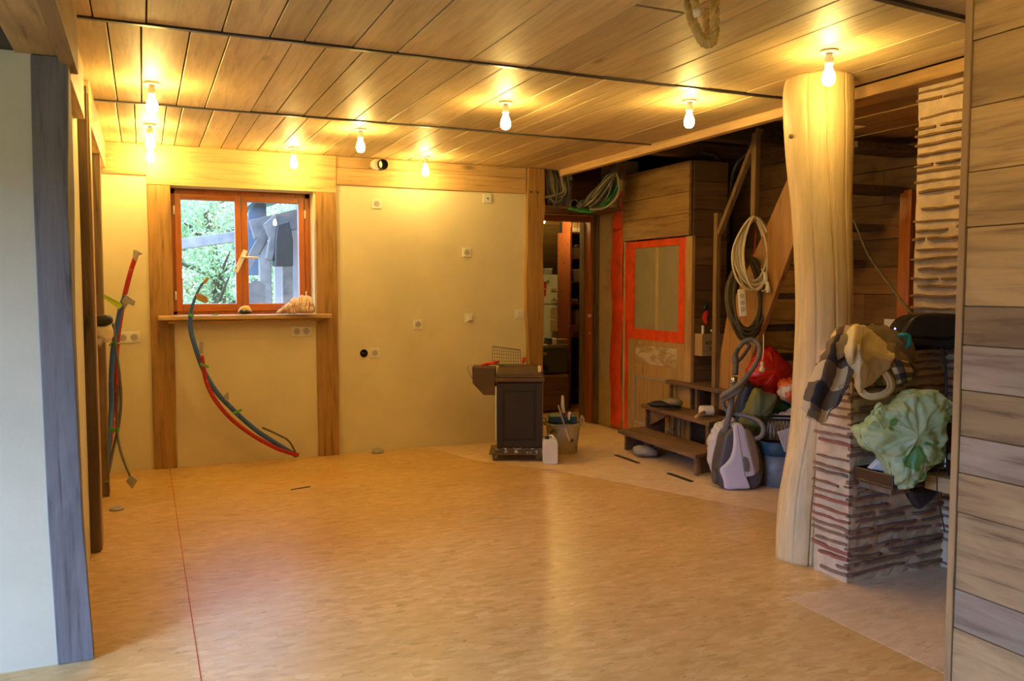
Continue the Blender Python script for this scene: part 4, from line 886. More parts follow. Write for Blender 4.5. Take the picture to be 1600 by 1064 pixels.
t = thing('rubber_bucket', (bx_, by_, 0), 'plaster stained builder bucket with two handles beside the jerrycan', 'bucket')
M['bucket'] = stained('plaster_stained_rubber', (.52,.42,.27), (.07,.065,.055), 13, (.56,.62), .8, .8, .2)
obj('tub', MB().lathe((bx_,by_,0), [(.112,0),(.122,.01),(.150,.24),(.155,.262),(.148,.262),(.143,.24),(.116,.02),(.01,.02)], 32, cap=False).lathe((bx_,by_,.0), [(.112,.001),(.112,.004)], 32), M['bucket'], t, smooth=True)
for s_ in (-1, 1): obj('handle', MB().tube(catmull([Vector((bx_,by_,0))+RT*s_*(.148)+Vector((0,0,.235)), Vector((bx_,by_,0))+RT*s_*(.178)+Vector((0,0,.275)), Vector((bx_,by_,0))+RT*s_*.160+Vector((0,0,.315)), Vector((bx_,by_,0))+RT*s_*.150+Vector((0,0,.262))], 5), .010, 8), M['bucket'], t, smooth=True)
M['bluetub'] = plain('dark_blue_plastic', (.02,.075,.13), .5, 0, .15, 8, .1)
t = thing('blue_tray', (bx_, by_, .24), 'dark blue plastic tray resting in the stained builder bucket', 'tray')
obj('tray', MB().box(-.125,.115,-.10,.09,.262,.325).xf(Matrix.Translation((bx_,by_,.0)) @ Matrix.Rotation(math.radians(-24),4,'Z')), M['bluetub'], t, .012, seg=3)
t = thing('paint_brush', (bx_, by_, .32), 'round brush with a long pale handle standing in the blue tray', 'brush')
obj('handle', MB().tube([ad(882,652,7.05), ad(879,634,7.05), ad(879,618,7.05)], [.012,.016,.010], 10), M['rubber'], t, smooth=True); obj('ferrule', MB().cyl(ad(881,658,7.05), ad(880,645,7.05), .018, 12), M['bluetub'], t)
t = thing('trowel', (bx_, by_, .3), 'filling knife with a thin pale blade leaning out of the blue tray', 'trowel')
obj('blade', MB().bar(ad(890,690,7.0), ad(872,633,6.95), .010, .003, -FW), M['chrome'], t); obj('grip', MB().lathe(ad(882,668,6.95), [(.004,0),(.018,.004),(.022,.012),(.008,.018)], 12), M['tape'], t, smooth=True)
t = thing('white_scraper', (bx_, by_, .32), 'white plastic handle with a hole beside the round brush', 'scraper')
obj('handle', MB().tube([ad(889,656,7.1), ad(889,648,7.1), ad(891,644,7.1)], [.011,.013,.014], 10), M['white'], t, smooth=True); obj('red_tip', MB().tube([ad(884,650,7.1), ad(886,644,7.1)], .010, 8), M['redcloth'], t)

# ================================================================== KITCHEN BEYOND THE DOORWAY
kb0 = ay(847.5,345,8.7); lamp(kb0.x, kb0.y, 'small bright bulb seen through the kitchen doorway', 'bulb_far', kb0.z+.125)
bpy.data.objects[[o.name for o in COL.objects if o.get('label') == 'small bright bulb seen through the kitchen doorway'][0]]['group'] = 'bulbs'
M['fridge'] = plain('white_enamel', (.66,.68,.62), .35, 0, .03, 3, 0)
fy_ = 10.4
def kp(px, py, y=fy_): return ay(px, py, y)
x0, x1 = kp(836,430).x, kp(873.5,430).x
t = thing('fridge_freezer', (5.1, 10.7, 0), 'white fridge freezer with papers on its door in the kitchen', 'fridge')
z1 = kp(860,429).z; zm = kp(860,475.5).z
box('cabinet', (x0-.15, x1, fy_+.03, fy_+.6, .02, z1), M['fridge'], t, .01); box('freezer_door', (x0-.15, x1, fy_, fy_+.028, zm+.006, z1), M['fridge'], t, .01); box('fridge_door', (x0-.15, x1, fy_, fy_+.028, .06, zm-.006), M['fridge'], t, .01)
M['paper'] = plain('pale_paper', (.62,.62,.55), .9, 0, .1, 9, 0); M['paper_red'] = stained('red_printed_paper', (.50,.03,.04), (.10,.03,.03), 30, (.5,.56), .8, .7, 0)
def onf(px0, py0, px1, py1, mt, nm='paper_sheet'): a, b = kp(px0,py0), kp(px1,py1); box(nm, (a.x, b.x, fy_-.006, fy_-.001, b.z, a.z), mt, t, 0)
onf(845,440,854,451,M['paper_red']); onf(845,452,853,463,M['paper_red']); onf(861,451,869,457,M['card']); onf(856,432,864,449,M['paper']); onf(847,431,851,433,M['yellow']); onf(854,438,858,443,M['greentape'],'magnet'); onf(865,466,867,469,M['blackpl'],'magnet'); onf(859,457,861,459,M['yellow'],'magnet')
t = thing('storage_tin', (x0,fy_+.2,z1), 'grey tin lying on top of the fridge freezer', 'tin'); a = kp(850,429,fy_+.1); b = kp(863,421,fy_+.1); box('tin_body', (a.x, b.x, fy_+.1, fy_+.3, z1+.001, b.z), M['tape'], t, .008); box('tin_lid', (a.x-.005, b.x+.005, fy_+.095, fy_+.305, b.z, b.z+.015), M['white'], t, .004)
t = thing('teal_cloth', (5.3,10.9,1.2), 'teal cloth hanging beside the fridge freezer', 'cloth'); M['teal'] = plain('teal_fabric', (.02,.13,.13), .8, 0, .3, 14, .3)
obj('cloth', puff([(874,424),(884,424),(885,436),(880,440),(874,452)], 11.6, .08, amp=.01, sc=8), M['teal'], t, smooth=True)
obj('hook_rail', MB().tube([ad(873,423,11.62), ad(886,423,11.62)], .008, 6), M['strip'], t)
# kitchen rack with jars and woven drawers
ry = 9.9
def kb(par, nm, px0, py0, px1, py1, y, dp, mt, bv=.004): a, b = kp(px0,py0,y), kp(px1,py1,y); return box(nm, (a.x, b.x, y, y+dp, b.z, a.z), mt, par, bv)
t = thing('kitchen_rack', (5.0,10.1,.5), 'pale kitchen rack with jars beside the fridge freezer', 'rack')
for q in (455,469,482): kb(t, 'shelf', 874, q, 889, q+1.6, ry, .25, M['batten'])
for q in (874.3, 888): kb(t, 'upright', q, 454, q+1.2, 560, ry, .04, M['batten'])
M['basket'] = plain('pale_woven_basket', (.50,.38,.20), .9, 0, .25, 30, .5, 60)
for i, (a, b) in enumerate(((484,499),(501,518))):
    tt = kb(None, 'basket', 873.5, a, 889, b, ry-.03, .26, M['basket']); tag(tt, ['upper woven basket in the pale kitchen rack', 'lower woven basket in the pale kitchen rack'][i], 'basket')
    kb(tt, 'grip_hole', 877, a+4, 886, a+8, ry-.034, .01, M['redboard'])
M['jar'] = plain('jar_glass_contents', (.34,.26,.14), .25, 0, .3, 10, 0)
k_ = 0
for row, (yy, h) in enumerate(((455,9),(469,10),(482,9))):
    for j, px in enumerate((877, 881, 885.5)):
        a = kp(px, yy, ry+.05); hh = h/130*.98; jj = obj('spice_jar', MB().lathe((a.x, ry+.10, a.z+.004), [(.022,0),(.024,.01),(.024,hh*.7),(.016,hh*.8)], 12), M['jar'], smooth=True)
        tag(jj, '%s spice jar on the %s shelf of the pale kitchen rack' % (('fridge side', 'middle', 'bookcase side')[j], ('top', 'middle', 'bottom')[row]), 'jar', 'spice jars in the kitchen rack')
        obj('lid', MB().cyl((a.x, ry+.10, a.z+.004+hh*.8), (a.x, ry+.10, a.z+.004+hh*.95), .018, 12), M['rubber'] if j % 2 else M['redboard'], jj)
# red brown bookcase
by2 = 8.75; bxl = kp(890.5,400,by2).x; bxr = kp(915,400,by2).x
t = thing('bookcase', (bxl, by2, 0), 'tall red brown bookcase just inside the kitchen doorway', 'bookcase')
box('side_panel', (bxl, bxl+.025, by2, by2+.32, .0, kp(892,362,by2).z), M['redboard'], t, .003); box('side_panel', (bxr+.12, bxr+.145, by2, by2+.32, .0, 2.3), M['redboard'], t, .003); box('back_panel', (bxl+.025, bxr+.12, by2+.30, by2+.318, .0, 2.2), M['blackpl'], t, 0)
shz = [kp(900,q,by2).z for q in (362,402,439,473,507)]
for z_ in shz: box('shelf', (bxl+.025, bxr+.12, by2+.005, by2+.30, z_-.02, z_), M['redboard'], t, .002)
dr = box('drawer', (bxl+.026, bxr+.12, by2-.01, by2+.28, kp(900,527,by2).z, kp(900,509,by2).z), M['redboard'], t, .004); obj('knob', MB().lathe((kp(899,517,by2).x, by2-.012, kp(899,517,by2).z), [(.004,0),(.006,.01),(.012,.016),(.008,.024)], 10, (0,-1,0)), M['chrome'], dr)
zb = shz[0]
for i, (px0, px1, m_, lb) in enumerate(((893,895.5,'redboard','thin dark red spined file on top of the bookcase'), (896.5,904,'paper','wide white file on top of the bookcase'), (904.5,909,'paper','narrow white file on top of the bookcase, beside the doorway post'))):
    a, b = kp(px0,362,by2), kp(px1,340,by2); o = box('file_box', (a.x, b.x, by2+.03, by2+.24, zb+.001, zb+.16), M[m_], None, .003, label=lb, cat='file'); box('spine_label', (a.x+.003, b.x-.003, by2+.027, by2+.0295, zb+.05, zb+.11), M['card'], o, 0)
a = kp(906,402,by2); jr = obj('storage_jar', MB().lathe((a.x, by2+.12, shz[1]+.001), [(.05,0),(.055,.01),(.055,.11),(.048,.125)], 18), M['jar'], smooth=True, label='glass storage jar on the upper bookcase shelf', cat='jar'); obj('lid', MB().lathe((a.x, by2+.12, shz[1]+.127), [(.058,0),(.058,.015),(.04,.03)], 18), M['chrome'], jr, smooth=True)
a = kp(909,439,by2); bw = obj('white_bowl', MB().lathe((a.x, by2+.13, shz[2]+.001), [(.03,0),(.04,.005),(.062,.12),(.085,.128),(.085,.14),(.056,.13)], 20, cap=False), M['white'], smooth=True, label='tall white pot with a rim on the middle bookcase shelf', cat='pot')
for i, (px, r_) in enumerate(((897,.012),(901,.020),(906,.020))): a = kp(px,473,by2); c_ = obj('small_cup', MB().lathe((a.x, by2+.08, shz[3]+.001), [(r_*.8,0),(r_,.004),(r_,.045 if i else .02),(r_*.85,.045 if i else .02),(r_*.7,.01)], 12, cap=False), M['white' if i == 0 else 'tape'], smooth=True, label=['tiny white cup on the lower bookcase shelf', 'first grey tumbler on the lower bookcase shelf, after the tiny cup', 'second grey tumbler on the lower bookcase shelf, next to the doorway post'][i], cat='cup')
a = kp(907,507,by2); box('carton_pack', (a.x-.03, a.x+.06, by2+.06, by2+.2, shz[4]+.001, shz[4]+.17), M['card'], None, .003, label='brown carton on the lowest bookcase shelf', cat='carton')
# lidded grey bin on a brown cupboard
gy = 8.55
t = thing('low_cupboard', (4.4,gy,0), 'low brown cupboard under the grey bin in the kitchen', 'cupboard')
a, b = kp(846,586,gy), kp(889,586,gy); box('carcass', (a.x-.25, b.x, gy, gy+.5, 0.02, a.z-.005), M['closet_y'], t, .004); box('door', (a.x-.1, b.x-.02, gy-.018, gy-.001, .04, a.z-.03), M['stair_x'], t, .004)
t = thing('grey_bin', (4.4,gy,.5), 'dark grey lidded bin standing on the low brown cupboard', 'bin')
M['bin'] = plain('dark_grey_bin_plastic', (.085,.08,.075), .5, 0, .1, 6, .1); M['binblue'] = plain('deep_blue_plastic', (.015,.025,.06), .5, 0, .1, 6, .1)
c0 = kp(846,584,gy); c1 = kp(889,545,gy); box('bin_body', (c0.x-.2, c1.x, gy+.02, gy+.42, c0.z, c1.z), M['bin'], t, .02); box('bin_lid', (c0.x-.2, c1.x+.006, gy+.01, gy+.43, c1.z, c1.z+.03), M['bin'], t, .008); 
a, b = kp(850,551,gy), kp(855,555,gy); box('bin_label', (a.x, b.x, gy+.014, gy+.019, b.z, a.z), M['card'], t, 0)
obj('blue_flap', MB().prism([kp(843,562,gy),kp(856,572,gy),kp(857,582,gy),kp(843,574,gy)], (0,.018,0)), M['binblue'], t)
zt_ = c1.z+.031
def kit_thing(nm, px0, px1, h, m_, lb, cat, y=gy+.1, dp=.16):
    a, b = kp(px0,540,y), kp(px1,540,y); return box(nm, (a.x, b.x, y, y+dp, zt_, zt_+h), M[m_], None, .006, label=lb, cat=cat)
kit_thing('paper_stack', 844, 857, .02, 'paper', 'sheets of pale paper lying on the grey bin', 'papers')
o = kit_thing('red_pot', 858.5, 863, .055, 'redboard', 'small red pot with a blue top on the grey bin', 'pot'); a = kp(860,536,gy+.1); obj('lid', MB().box(a.x-.03, a.x+.02, gy+.09, gy+.2, zt_+.056, zt_+.09), M['bluetub'], o, .006)
o = kit_thing('pale_cup', 865, 870, .085, 'white', 'pale cup on the grey bin', 'cup'); 
o = kit_thing('storage_basket', 872, 888, .075, 'batten', 'brown basket at the bookcase end of the grey bin', 'basket')
kit_thing('cutting_board', 859, 888.5, .018, 'rough_z', 'dark cutting board under the brown basket', 'board', gy+.02, .07)

# ================================================================== VACUUM CLEANER AND BAGS UNDER THE STAIRS
M['vacwhite'] = plain('lilac_white_shell', (.62,.60,.68), .28, 0, .03, 3, 0)
M['vacdark'] = plain('charcoal_shell', (.075,.07,.08), .4, 0, .1, 5, 0)
M['vacbrown'] = plain('smoky_brown_shell', (.22,.15,.09), .35, 0, .1, 5, 0)
fl = az(1150,762)
t = thing('vacuum_cleaner', (fl.x, fl.y, 0), 'white and charcoal vacuum cleaner standing upright before the bags', 'vacuum cleaner')
box_r = [(.5,.0),(.88,.005),(.95,.03),(.99,.10),(1,.25),(1,.75),(.97,.92),(.85,1)]
obj('body', puff([(1128,676),(1142,662),(1154,660),(1168,668),(1179,690),(1185,718),(1185,742),(1179,756),(1166,761),(1131,761),(1119,754),(1116,738),(1118,716),(1123,694)], 6.02, .24, box_r), M['vacdark'], t, smooth=True)
obj('front_shell', puff([(1143,664),(1150,660),(1156,662),(1161,672),(1165,690),(1171,715),(1176,738),(1170,742),(1162,744),(1164,752),(1167,761),(1150,762),(1131,762),(1127,748),(1122,732),(1131,722),(1138,712),(1142,698),(1143,680)], 5.95, .16, box_r, n=4), M['vacwhite'], t, smooth=True)
obj('side_shell', puff([(1160,670),(1169,672),(1178,692),(1183,716),(1183,734),(1176,739),(1170,714),(1165,690)], 5.93, .12, box_r), M['vacbrown'], t, smooth=True)
obj('vent', puff([(1161,716),(1165,714),(1169,722),(1170,735),(1165,737),(1162,730)], 5.865, .02, box_r), M['greypl'], t, smooth=True)
obj('seam_line', MB().tube(catmull([ad(1152,664,5.872), ad(1156,690,5.866), ad(1161,722,5.866), ad(1166,758,5.875)], 6), .0015, 5), M['vacdark'], t)
for a, b in (((1118,744),(1120,744)), ((1178,746),(1180,746))): p = ad(a[0], a[1], 5.97); obj('wheel', MB().lathe(p-RT*.02, [(.045,0),(.055,.008),(.055,.03),(.045,.038)], 24, RT), M['vacdark'], t)
def hose_pts(P, k=9): return catmull([ad(*q) for q in P], k)
hp_ = hose_pts([(1174,686,5.90),(1189,682,5.88),(1193,669,5.88),(1184,657,5.92),(1166,650,5.96),(1147,646,6.0),(1133,638,6.02),(1130,626,6.0),(1142,618,5.95),(1156,610,5.93),(1160,604,5.98),(1150,604,6.06),(1136,614,6.08),(1129,620,6.02),(1132,616,5.92),(1152,603,5.9),(1174,579,5.94),(1186,556,6.0),(1186,540,6.05),(1176,531,6.08),(1163,534,6.08),(1153,545,6.06)])
obj('hose', MB().tube(hp_, [.0175*(1+.09*math.sin(i*2.1)) for i in range(len(hp_))], 12), M['greypl'], t, smooth=True)
obj('hose_connector', MB().cyl(ad(1171,688,5.9), ad(1179,684,5.9), .026, 16), M['vacdark'], t, .003)
obj('handle', MB().tube(hose_pts([(1153,545,6.06),(1149,556,6.04),(1150,568,6.02),(1149,585,6.0)]), [.018]*10+[.024]*8+[.02]*10, 12), M['vacdark'], t, smooth=True)
obj('handle_loop', MB().tube(hose_pts([(1151,566,6.02),(1158,560,6.03),(1166,549,6.06),(1171,540,6.08),(1166,536,6.09)]), .012, 10), M['vacdark'], t, smooth=True)
obj('collar', MB().cyl(ad(1147.5,588,6.0), ad(1146,600,6.0), .024, 16), M['chrome'], t, smooth=True)
obj('wand', MB().tube([ad(1146,600,6.0), ad(1141,640,5.97), ad(1133,676,5.95)], [.021,.022,.024], 16), M['greypl'], t, smooth=True)

M['redbag'] = plain('red_plastic_bag', (.60,.02,.012), .25, 0, .3, 6, .6, 12)
M['orangebag'] = stained('orange_white_plastic_bag', (.72,.11,.02), (.72,.62,.50), 5, (.52,.55), .3, 1, .5)
M['greenbag'] = plain('grey_green_cloth_bag', (.19,.21,.09), .8, 0, .2, 6, .4, 20)
M['emerald'] = plain('dark_green_bag', (.02,.10,.03), .5, 0, .3, 8, .5, 20)
M['navy'] = plain('navy_bag', (.015,.03,.09), .6, 0, .3, 8, .4, 20)
M['whitebag'] = stained('white_printed_bag', (.62,.56,.50), (.40,.17,.12), 13, (.66,.70), .4, .7, .6)
M['blackbag'] = plain('black_bin_bag', (.018,.017,.02), .3, 0, .3, 10, .7, 18)
def bag(nm, out, d, tk, mt, label, cat, amp=.014, sc=11, seed=1):
    return obj(nm, crumple(puff(out, d, tk, dome(18), n=8), 11, .016 if amp > .01 else .008, seed), M[mt], smooth=True, label=label, cat=cat)
bag('plastic_bag', [(1150,662),(1158,655),(1190,640),(1240,630),(1262,640),(1265,750),(1200,758),(1160,756),(1150,720)], 6.85, .30, 'blackbag', 'big black bin bag at the very back under the stairs', 'bag', seed=2)
bag('plastic_bag', [(1164,588),(1172,566),(1186,549),(1200,540),(1214,545),(1228,566),(1236,582),(1230,604),(1218,618),(1205,620),(1188,606),(1174,598)], 6.55, .26, 'redbag', 'shiny red plastic bag topmost under the stairs', 'bag', seed=3)
bag('plastic_bag', [(1218,597),(1230,590),(1246,596),(1262,606),(1262,640),(1247,638),(1230,630),(1217,618)], 6.3, .2, 'orangebag', 'orange and white plastic bag against the tree trunk post', 'bag', seed=4)
bag('shopping_bag', [(1160,600),(1172,604),(1184,610),(1174,640),(1166,665),(1150,660),(1152,625)], 6.45, .16, 'navy', 'navy blue bag wedged behind the vacuum hose', 'bag', seed=5)
bag('shopping_bag', [(1200,616),(1216,620),(1240,634),(1224,644),(1206,652),(1195,655)], 6.4, .2, 'emerald', 'dark green bag between the grey green bag and the orange one', 'bag', seed=6)
bag('shopping_bag', [(1178,607),(1196,612),(1214,618),(1208,640),(1196,664),(1190,688),(1168,690),(1156,676),(1154,660),(1164,638)], 6.22, .18, 'greenbag', 'grey green fabric bag leaning behind the vacuum cleaner', 'bag', amp=.009, seed=7)
bag('plastic_bag', [(1194,662),(1208,650),(1228,642),(1250,634),(1262,645),(1262,690),(1225,694),(1198,690)], 6.2, .16, 'whitebag', 'white printed plastic bag behind the crate', 'bag', seed=8)
bag('plastic_bag', [(1103,698),(1106,682),(1114,667),(1126,656),(1136,652),(1146,650),(1150,660),(1144,690),(1140,745),(1122,750),(1110,735)], 6.22, .15, 'whitebag', 'white bag squeezed between the steps and the vacuum cleaner', 'bag', seed=9)
bag('dark_sack', [(1180,700),(1196,690),(1204,712),(1204,752),(1182,752)], 6.25, .16, 'blackbag', 'small black sack between vacuum cleaner and blue tub', 'sack', seed=10)
tb = az(1215,768); tb = Vector((4.17, 4.72, 0))
t = thing('plastic_tub', tb, 'blue rimmed translucent tub on the floor behind the tree trunk post', 'tub')
M['tub'] = plain('cloudy_blue_tub', (.20,.21,.23), .4, 0, .3, 9, .2)
obj('tub_body', MB().lathe(tb, [(.115,0),(.125,.01),(.165,.26),(.16,.26),(.118,.015),(.01,.012)], 28, cap=False).lathe(tb, [(.115,.001),(.115,.004)], 28), M['tub'], t, smooth=True)
obj('tub_rim', MB().lathe(tb, [(.165,.235),(.175,.24),(.182,.33),(.170,.335),(.160,.24)], 28, cap=False), M['bluetub'], t, smooth=True)
t = thing('crate', tb+Vector((0,0,.3)), 'black latticed plastic crate standing in the blue rimmed tub', 'crate')
RB = Matrix.Translation(tb+Vector((.01,.0,0))) @ Matrix.Rotation(math.radians(-32), 4, 'Z')
cr = MB()
for x in (-.115,.115):
    for y in (-.085,.085): cr.box(x-.012,x+.012,y-.012,y+.012,.27,.50)
for z_ in (.30,.485):
    for y in (-.085,.085): cr.box(-.103,.103,y-.006,y+.006,z_-.008,z_+.008)
    for x in (-.115,.115): cr.box(x-.006,x+.006,-.073,.073,z_-.008,z_+.008)
obj('crate_frame', cr.xf(RB), M['blackpl'], t, .002)
cl_ = MB()
for k in range(9): x = -.10+.025*k; cl_.bar((x,-.085,.30),(x+.02,-.085,.48),.004,.004); cl_.bar((x+.02,-.085,.30),(x,-.085,.48),.004,.004)
for k in range(6): y = -.07+.025*k; cl_.bar((-.115,y,.30),(-.115,y+.015,.48),.004,.004)
obj('lattice', cl_.xf(RB), M['blackpl'], t, kind='stuff')
M['print'] = stained('printed_newspaper', (.66,.64,.66), (.34,.32,.34), 60, (.48,.56), .8, .6, 0, (1,1,4))
t = obj('newspaper', MB().prism([ad(1215,675,5.82),ad(1236,668,5.82),ad(1258,672,5.86),ad(1256,704,5.86),ad(1226,706,5.82)], FW*.012), M['print'], bevel=.003, label='folded printed paper sticking out of the black crate', cat='newspaper')

# ================================================================== ON AND AROUND THE HEARTH
def check_mat():
    m, nt, b = new_mat('checked_blanket_cloth'); uv = nt.nodes.new('ShaderNodeUVMap'); sp = nt.nodes.new('ShaderNodeSeparateXYZ'); nt.links.new(uv.outputs[0], sp.inputs[0])
    def band(o, n, ph):
        a = nt.nodes.new('ShaderNodeMath'); a.operation = 'MULTIPLY_ADD'; nt.links.new(o, a.inputs[0]); a.inputs[1].default_value = n; a.inputs[2].default_value = ph
        f = nt.nodes.new('ShaderNodeMath'); f.operation = 'FRACT'; nt.links.new(a.outputs[0], f.inputs[0])
        g = nt.nodes.new('ShaderNodeMath'); g.operation = 'GREATER_THAN'; g.inputs[1].default_value = .5; nt.links.new(f.outputs[0], g.inputs[0]); return g.outputs[0]
    u, v = band(sp.outputs[0], 1.7, .05), band(sp.outputs[1], 2.1, .3)
    c1 = mixc(nt, (.64,.48,.25), (.13,.08,.04), u); c2 = mixc(nt, (.15,.10,.055), (.03,.024,.028), u); c = mixc(nt, c1, c2, v)
    st = band(sp.outputs[0], 60, 0); c = mixc(nt, c, (.75,.75,.75), mixc(nt, (0,0,0), (.10,.10,.10), st), 'MULTIPLY')
    nt.links.new(c, b.inputs['Base Color']); b.inputs['Roughness'].default_value = .95; bump(nt, b, nz(nt, coords(nt, (1,1,1), False), 220, 2), .3, .002); return m
M['check'] = check_mat(); M['cream'] = plain('cream_cotton', (.70,.55,.28), .9, 0, .1, 9, .3); M['olive'] = plain('olive_cotton', (.22,.16,.07), .9, 0, .25, 9, .3)
bk = thing('checked_blanket', (3.2,3.05,1.12), 'brown and cream checked blanket heaped over the corner of the brick wall', 'blanket')
def P(*rows): return [[ad(*q) for q in r] for r in rows]
obj('hanging_corner', patch(P([(1302,520,3.98),(1312,510,3.96),(1326,510,3.95),(1338,514,3.93)],
    [(1284,556,3.84),(1299,552,3.79),(1316,562,3.82),(1334,556,3.80)], [(1267,590,3.84),(1288,584,3.77),(1306,602,3.82),(1330,590,3.78)],
    [(1257,616,3.84),(1273,622,3.79),(1293,634,3.83),(1314,624,3.80)], [(1252,638,3.84),(1266,650,3.81),(1284,662,3.83),(1298,644,3.82)]), 12, 12, .010, 20, 3, .004), M['check'], bk, smooth=True, solid=.004)
fr_ = MB()
for k in range(7): a = ad(1264+k*3.0, 638+k*1.2, 3.775); fr_.bar(a, a+(ad(1260+k*3.0, 652+k*1.4, 3.785)-a), .003, .002, -FW)
for k in range(5): a = ad(1310+k*3.2, 602-k*1.4, 3.755); fr_.bar(a, a+(ad(1316+k*3.2, 617-k*1.4, 3.765)-a), .003, .002, -FW)
obj('stitching', fr_, M['olive'], bk, kind='stuff')
obj('upper_fold', patch(P([(1296,530,4.05),(1306,514,4.1),(1330,508,4.12),(1350,514,4.1)],[(1297,548,3.90),(1306,536,3.86),(1326,528,3.84),(1345,528,3.86)],[(1303,575,3.83),(1314,560,3.78),(1328,556,3.80),(1338,548,3.84)]), 10, 10, .010, 24, 7, .006), M['olive'], bk, smooth=True, solid=.005)
obj('cream_fold', patch(P([(1330,516,3.92),(1346,508,3.96),(1373,522,4.02),(1398,545,4.02)],[(1319,545,3.80),(1342,538,3.74),(1352,548,3.79),(1396,560,3.88)],
    [(1328,574,3.80),(1344,570,3.73),(1360,578,3.79),(1384,580,3.86)],[(1336,600,3.84),(1345,614,3.80),(1352,606,3.82),(1362,598,3.86)]), 12, 12, .008, 22, 5, .006), M['cream'], bk, smooth=True, solid=.004)
obj('cream_ridge', patch(P([(1322,520,3.92),(1336,506,3.88),(1348,512,3.90)],[(1320,552,3.78),(1332,545,3.70),(1346,536,3.78)],[(1326,572,3.79),(1334,568,3.75),(1342,560,3.78)]), 8, 8, .004, 20, 8), M['cream'], bk, smooth=True, solid=.004)
obj('olive_fold', patch(P([(1346,512,4.20),(1375,508,4.26),(1404,518,4.30),(1432,534,4.30)],[(1368,528,4.05),(1392,530,4.02),(1412,545,4.04),(1424,558,4.1)],
    [(1380,560,3.94),(1398,568,3.90),(1418,572,3.94),(1436,578,4.02)],[(1378,592,3.94),(1396,606,3.91),(1414,600,3.95),(1428,592,4.02)]), 12, 12, .013, 24, 9, .008), M['olive'], bk, smooth=True, solid=.004)
obj('checked_fold', patch(P([(1388,560,3.90),(1406,562,3.88),(1424,566,3.94)],[(1396,582,3.88),(1412,580,3.86),(1430,580,3.93)],[(1402,600,3.90),(1416,596,3.90),(1426,592,3.96)]), 7, 7, .004, 18, 2), M['check'], bk, smooth=True, solid=.004)
ring = lambda k: [(1366+k*29*math.cos(a)+2*math.sin(3*a), 598+k*24*math.sin(a), 3.80+.06*(1-math.sin(a))*.5+.02*k) for a in [PI*.98-PI*1.45*j/9 for j in range(10)]]
obj('rolled_hem', patch(P(ring(.70), ring(.86), ring(1.0), [(x, y, d+.03) for x, y, d in ring(1.1)]), 5, 5, .004, 20, 4), M['cream'], bk, smooth=True, solid=.005)
obj('under_fold', puff([(1300,526),(1330,510),(1390,514),(1420,530),(1424,560),(1396,598),(1360,604),(1335,590),(1310,556)], 4.08, .20, dome(14), amp=.014, sc=12, n=7), M['olive'], bk, smooth=True)
# dark box, teal handle and router cable
M['gloss'] = plain('scuffed_black_plastic', (.028,.024,.018), .25, 0, .4, 9, .15)
t = thing('black_case', (3.58,3.12,1.115), 'scuffed glossy black case on top of the brick wall against the chimney', 'case')
obj('case_lid', puff([(1395,530),(1403,506),(1420,492),(1450,490),(1486,492),(1498,502),(1492,522),(1474,534),(1430,532)], 4.20, .20, box_r, n=4), M['gloss'], t, smooth=True)
obj('case_base', puff([(1396,530),(1430,530),(1470,532),(1494,522),(1492,534),(1476,545),(1462,546),(1424,541),(1400,538)], 4.19, .22, box_r, n=4), M['blackpl'], t, smooth=True)
led_m = plain('blue_indicator_light', (.1,.1,.9), .4, 0, 0, 1, 0, emis=((.15,.15,1), 8))
obj('indicator', MB().lathe(ad(1398.5,513.5,4.095), [(.001,-.004),(.005,0),(.001,.004)], 10, FW), led_m, t)
M['tealp'] = plain('teal_plastic', (.03,.33,.24), .3, 0, .08, 6, 0)
t = thing('teal_cup_handle', (3.4,3.0,1.12), 'teal plastic clamp beside the black case', 'clamp')
obj('arm', MB().tube(catmull([ad(*q) for q in ((1403,525,4.03),(1411,523,4.0),(1419,525,4.0),(1421,533,4.0),(1418,541,4.01),(1413,542,4.02))], 6), .011, 10), M['tealp'], t, smooth=True)
t = thing('power_cable', (3.68,2.97,1.1), 'black power cable hanging from the case down the bricks', 'cable')
obj('cable_run', MB().tube(catmull([ad(*q) for q in ((1470,543,4.09),(1474,556,4.07),(1478,580,4.07),(1478,610,4.06),(1477,640,4.05),(1470,668,4.02))], 8), .006, 8), M['blackpl'], t, smooth=True)
t = thing('overhead_cable', (4.3,4.2,1.6), 'thin grey cable stretched down from the stairs to the black case', 'cable')
obj('cable_run', MB().tube(catmull([ad(*q) for q in ((1300,290,5.6),(1328,331,5.4),(1352,388,5.15),(1366,412,5.0),(1398,456,4.7),(1426,492,4.3))], 8), .007, 8), M['darkcable'], t, smooth=True)
box('plaster_edge', (5.02,5.075,4.37,4.47,1.15,2.12), M['orange'], bpy.data.objects['wall_stair'], .004, label='orange stained upright plank on the stairwell wall').name = 'upright_plank'
box('wall_socket', (5.062,5.077,4.52,4.62,1.09,1.19), M['white'], None, .004, label='white plate low on the stairwell wall behind the black case', cat='socket')

# pale green carrier bag, tray, bench beam and small oven in the hearth
M['mint'] = film('mint_film', (.72,.88,.50), .06, .38, .40, 9)
def mint_print():
    m = M['mint']; nt = m.node_tree; b = nt.nodes['Principled BSDF']
    v = coords(nt, (1,1,1), False); n1 = nz(nt, v, 10, 1.5, .4); r = ramp(nt, n1, [(.645, (0,0,0)), (.66, (1,1,1))])
    old = b.inputs['Base Color'].links[0].from_socket; c = mixc(nt, old, (.09,.33,.07), r); nt.links.new(c, b.inputs['Base Color'])
mint_print()
gb = crumple(puff([(1339,672),(1350,662),(1361,656),(1364,644),(1376,632),(1391,629),(1403,619),(1418,611),(1442,609),(1462,615),(1474,628),(1474,646),(1468,664),(1468,695),(1463,720),(1444,735),(1431,757),(1410,766),(1391,763),(1387,742),(1375,714),(1352,700)], 3.86, .26, dome(34, 3.4), n=9), 9.0, .030, 11, .55, .8)
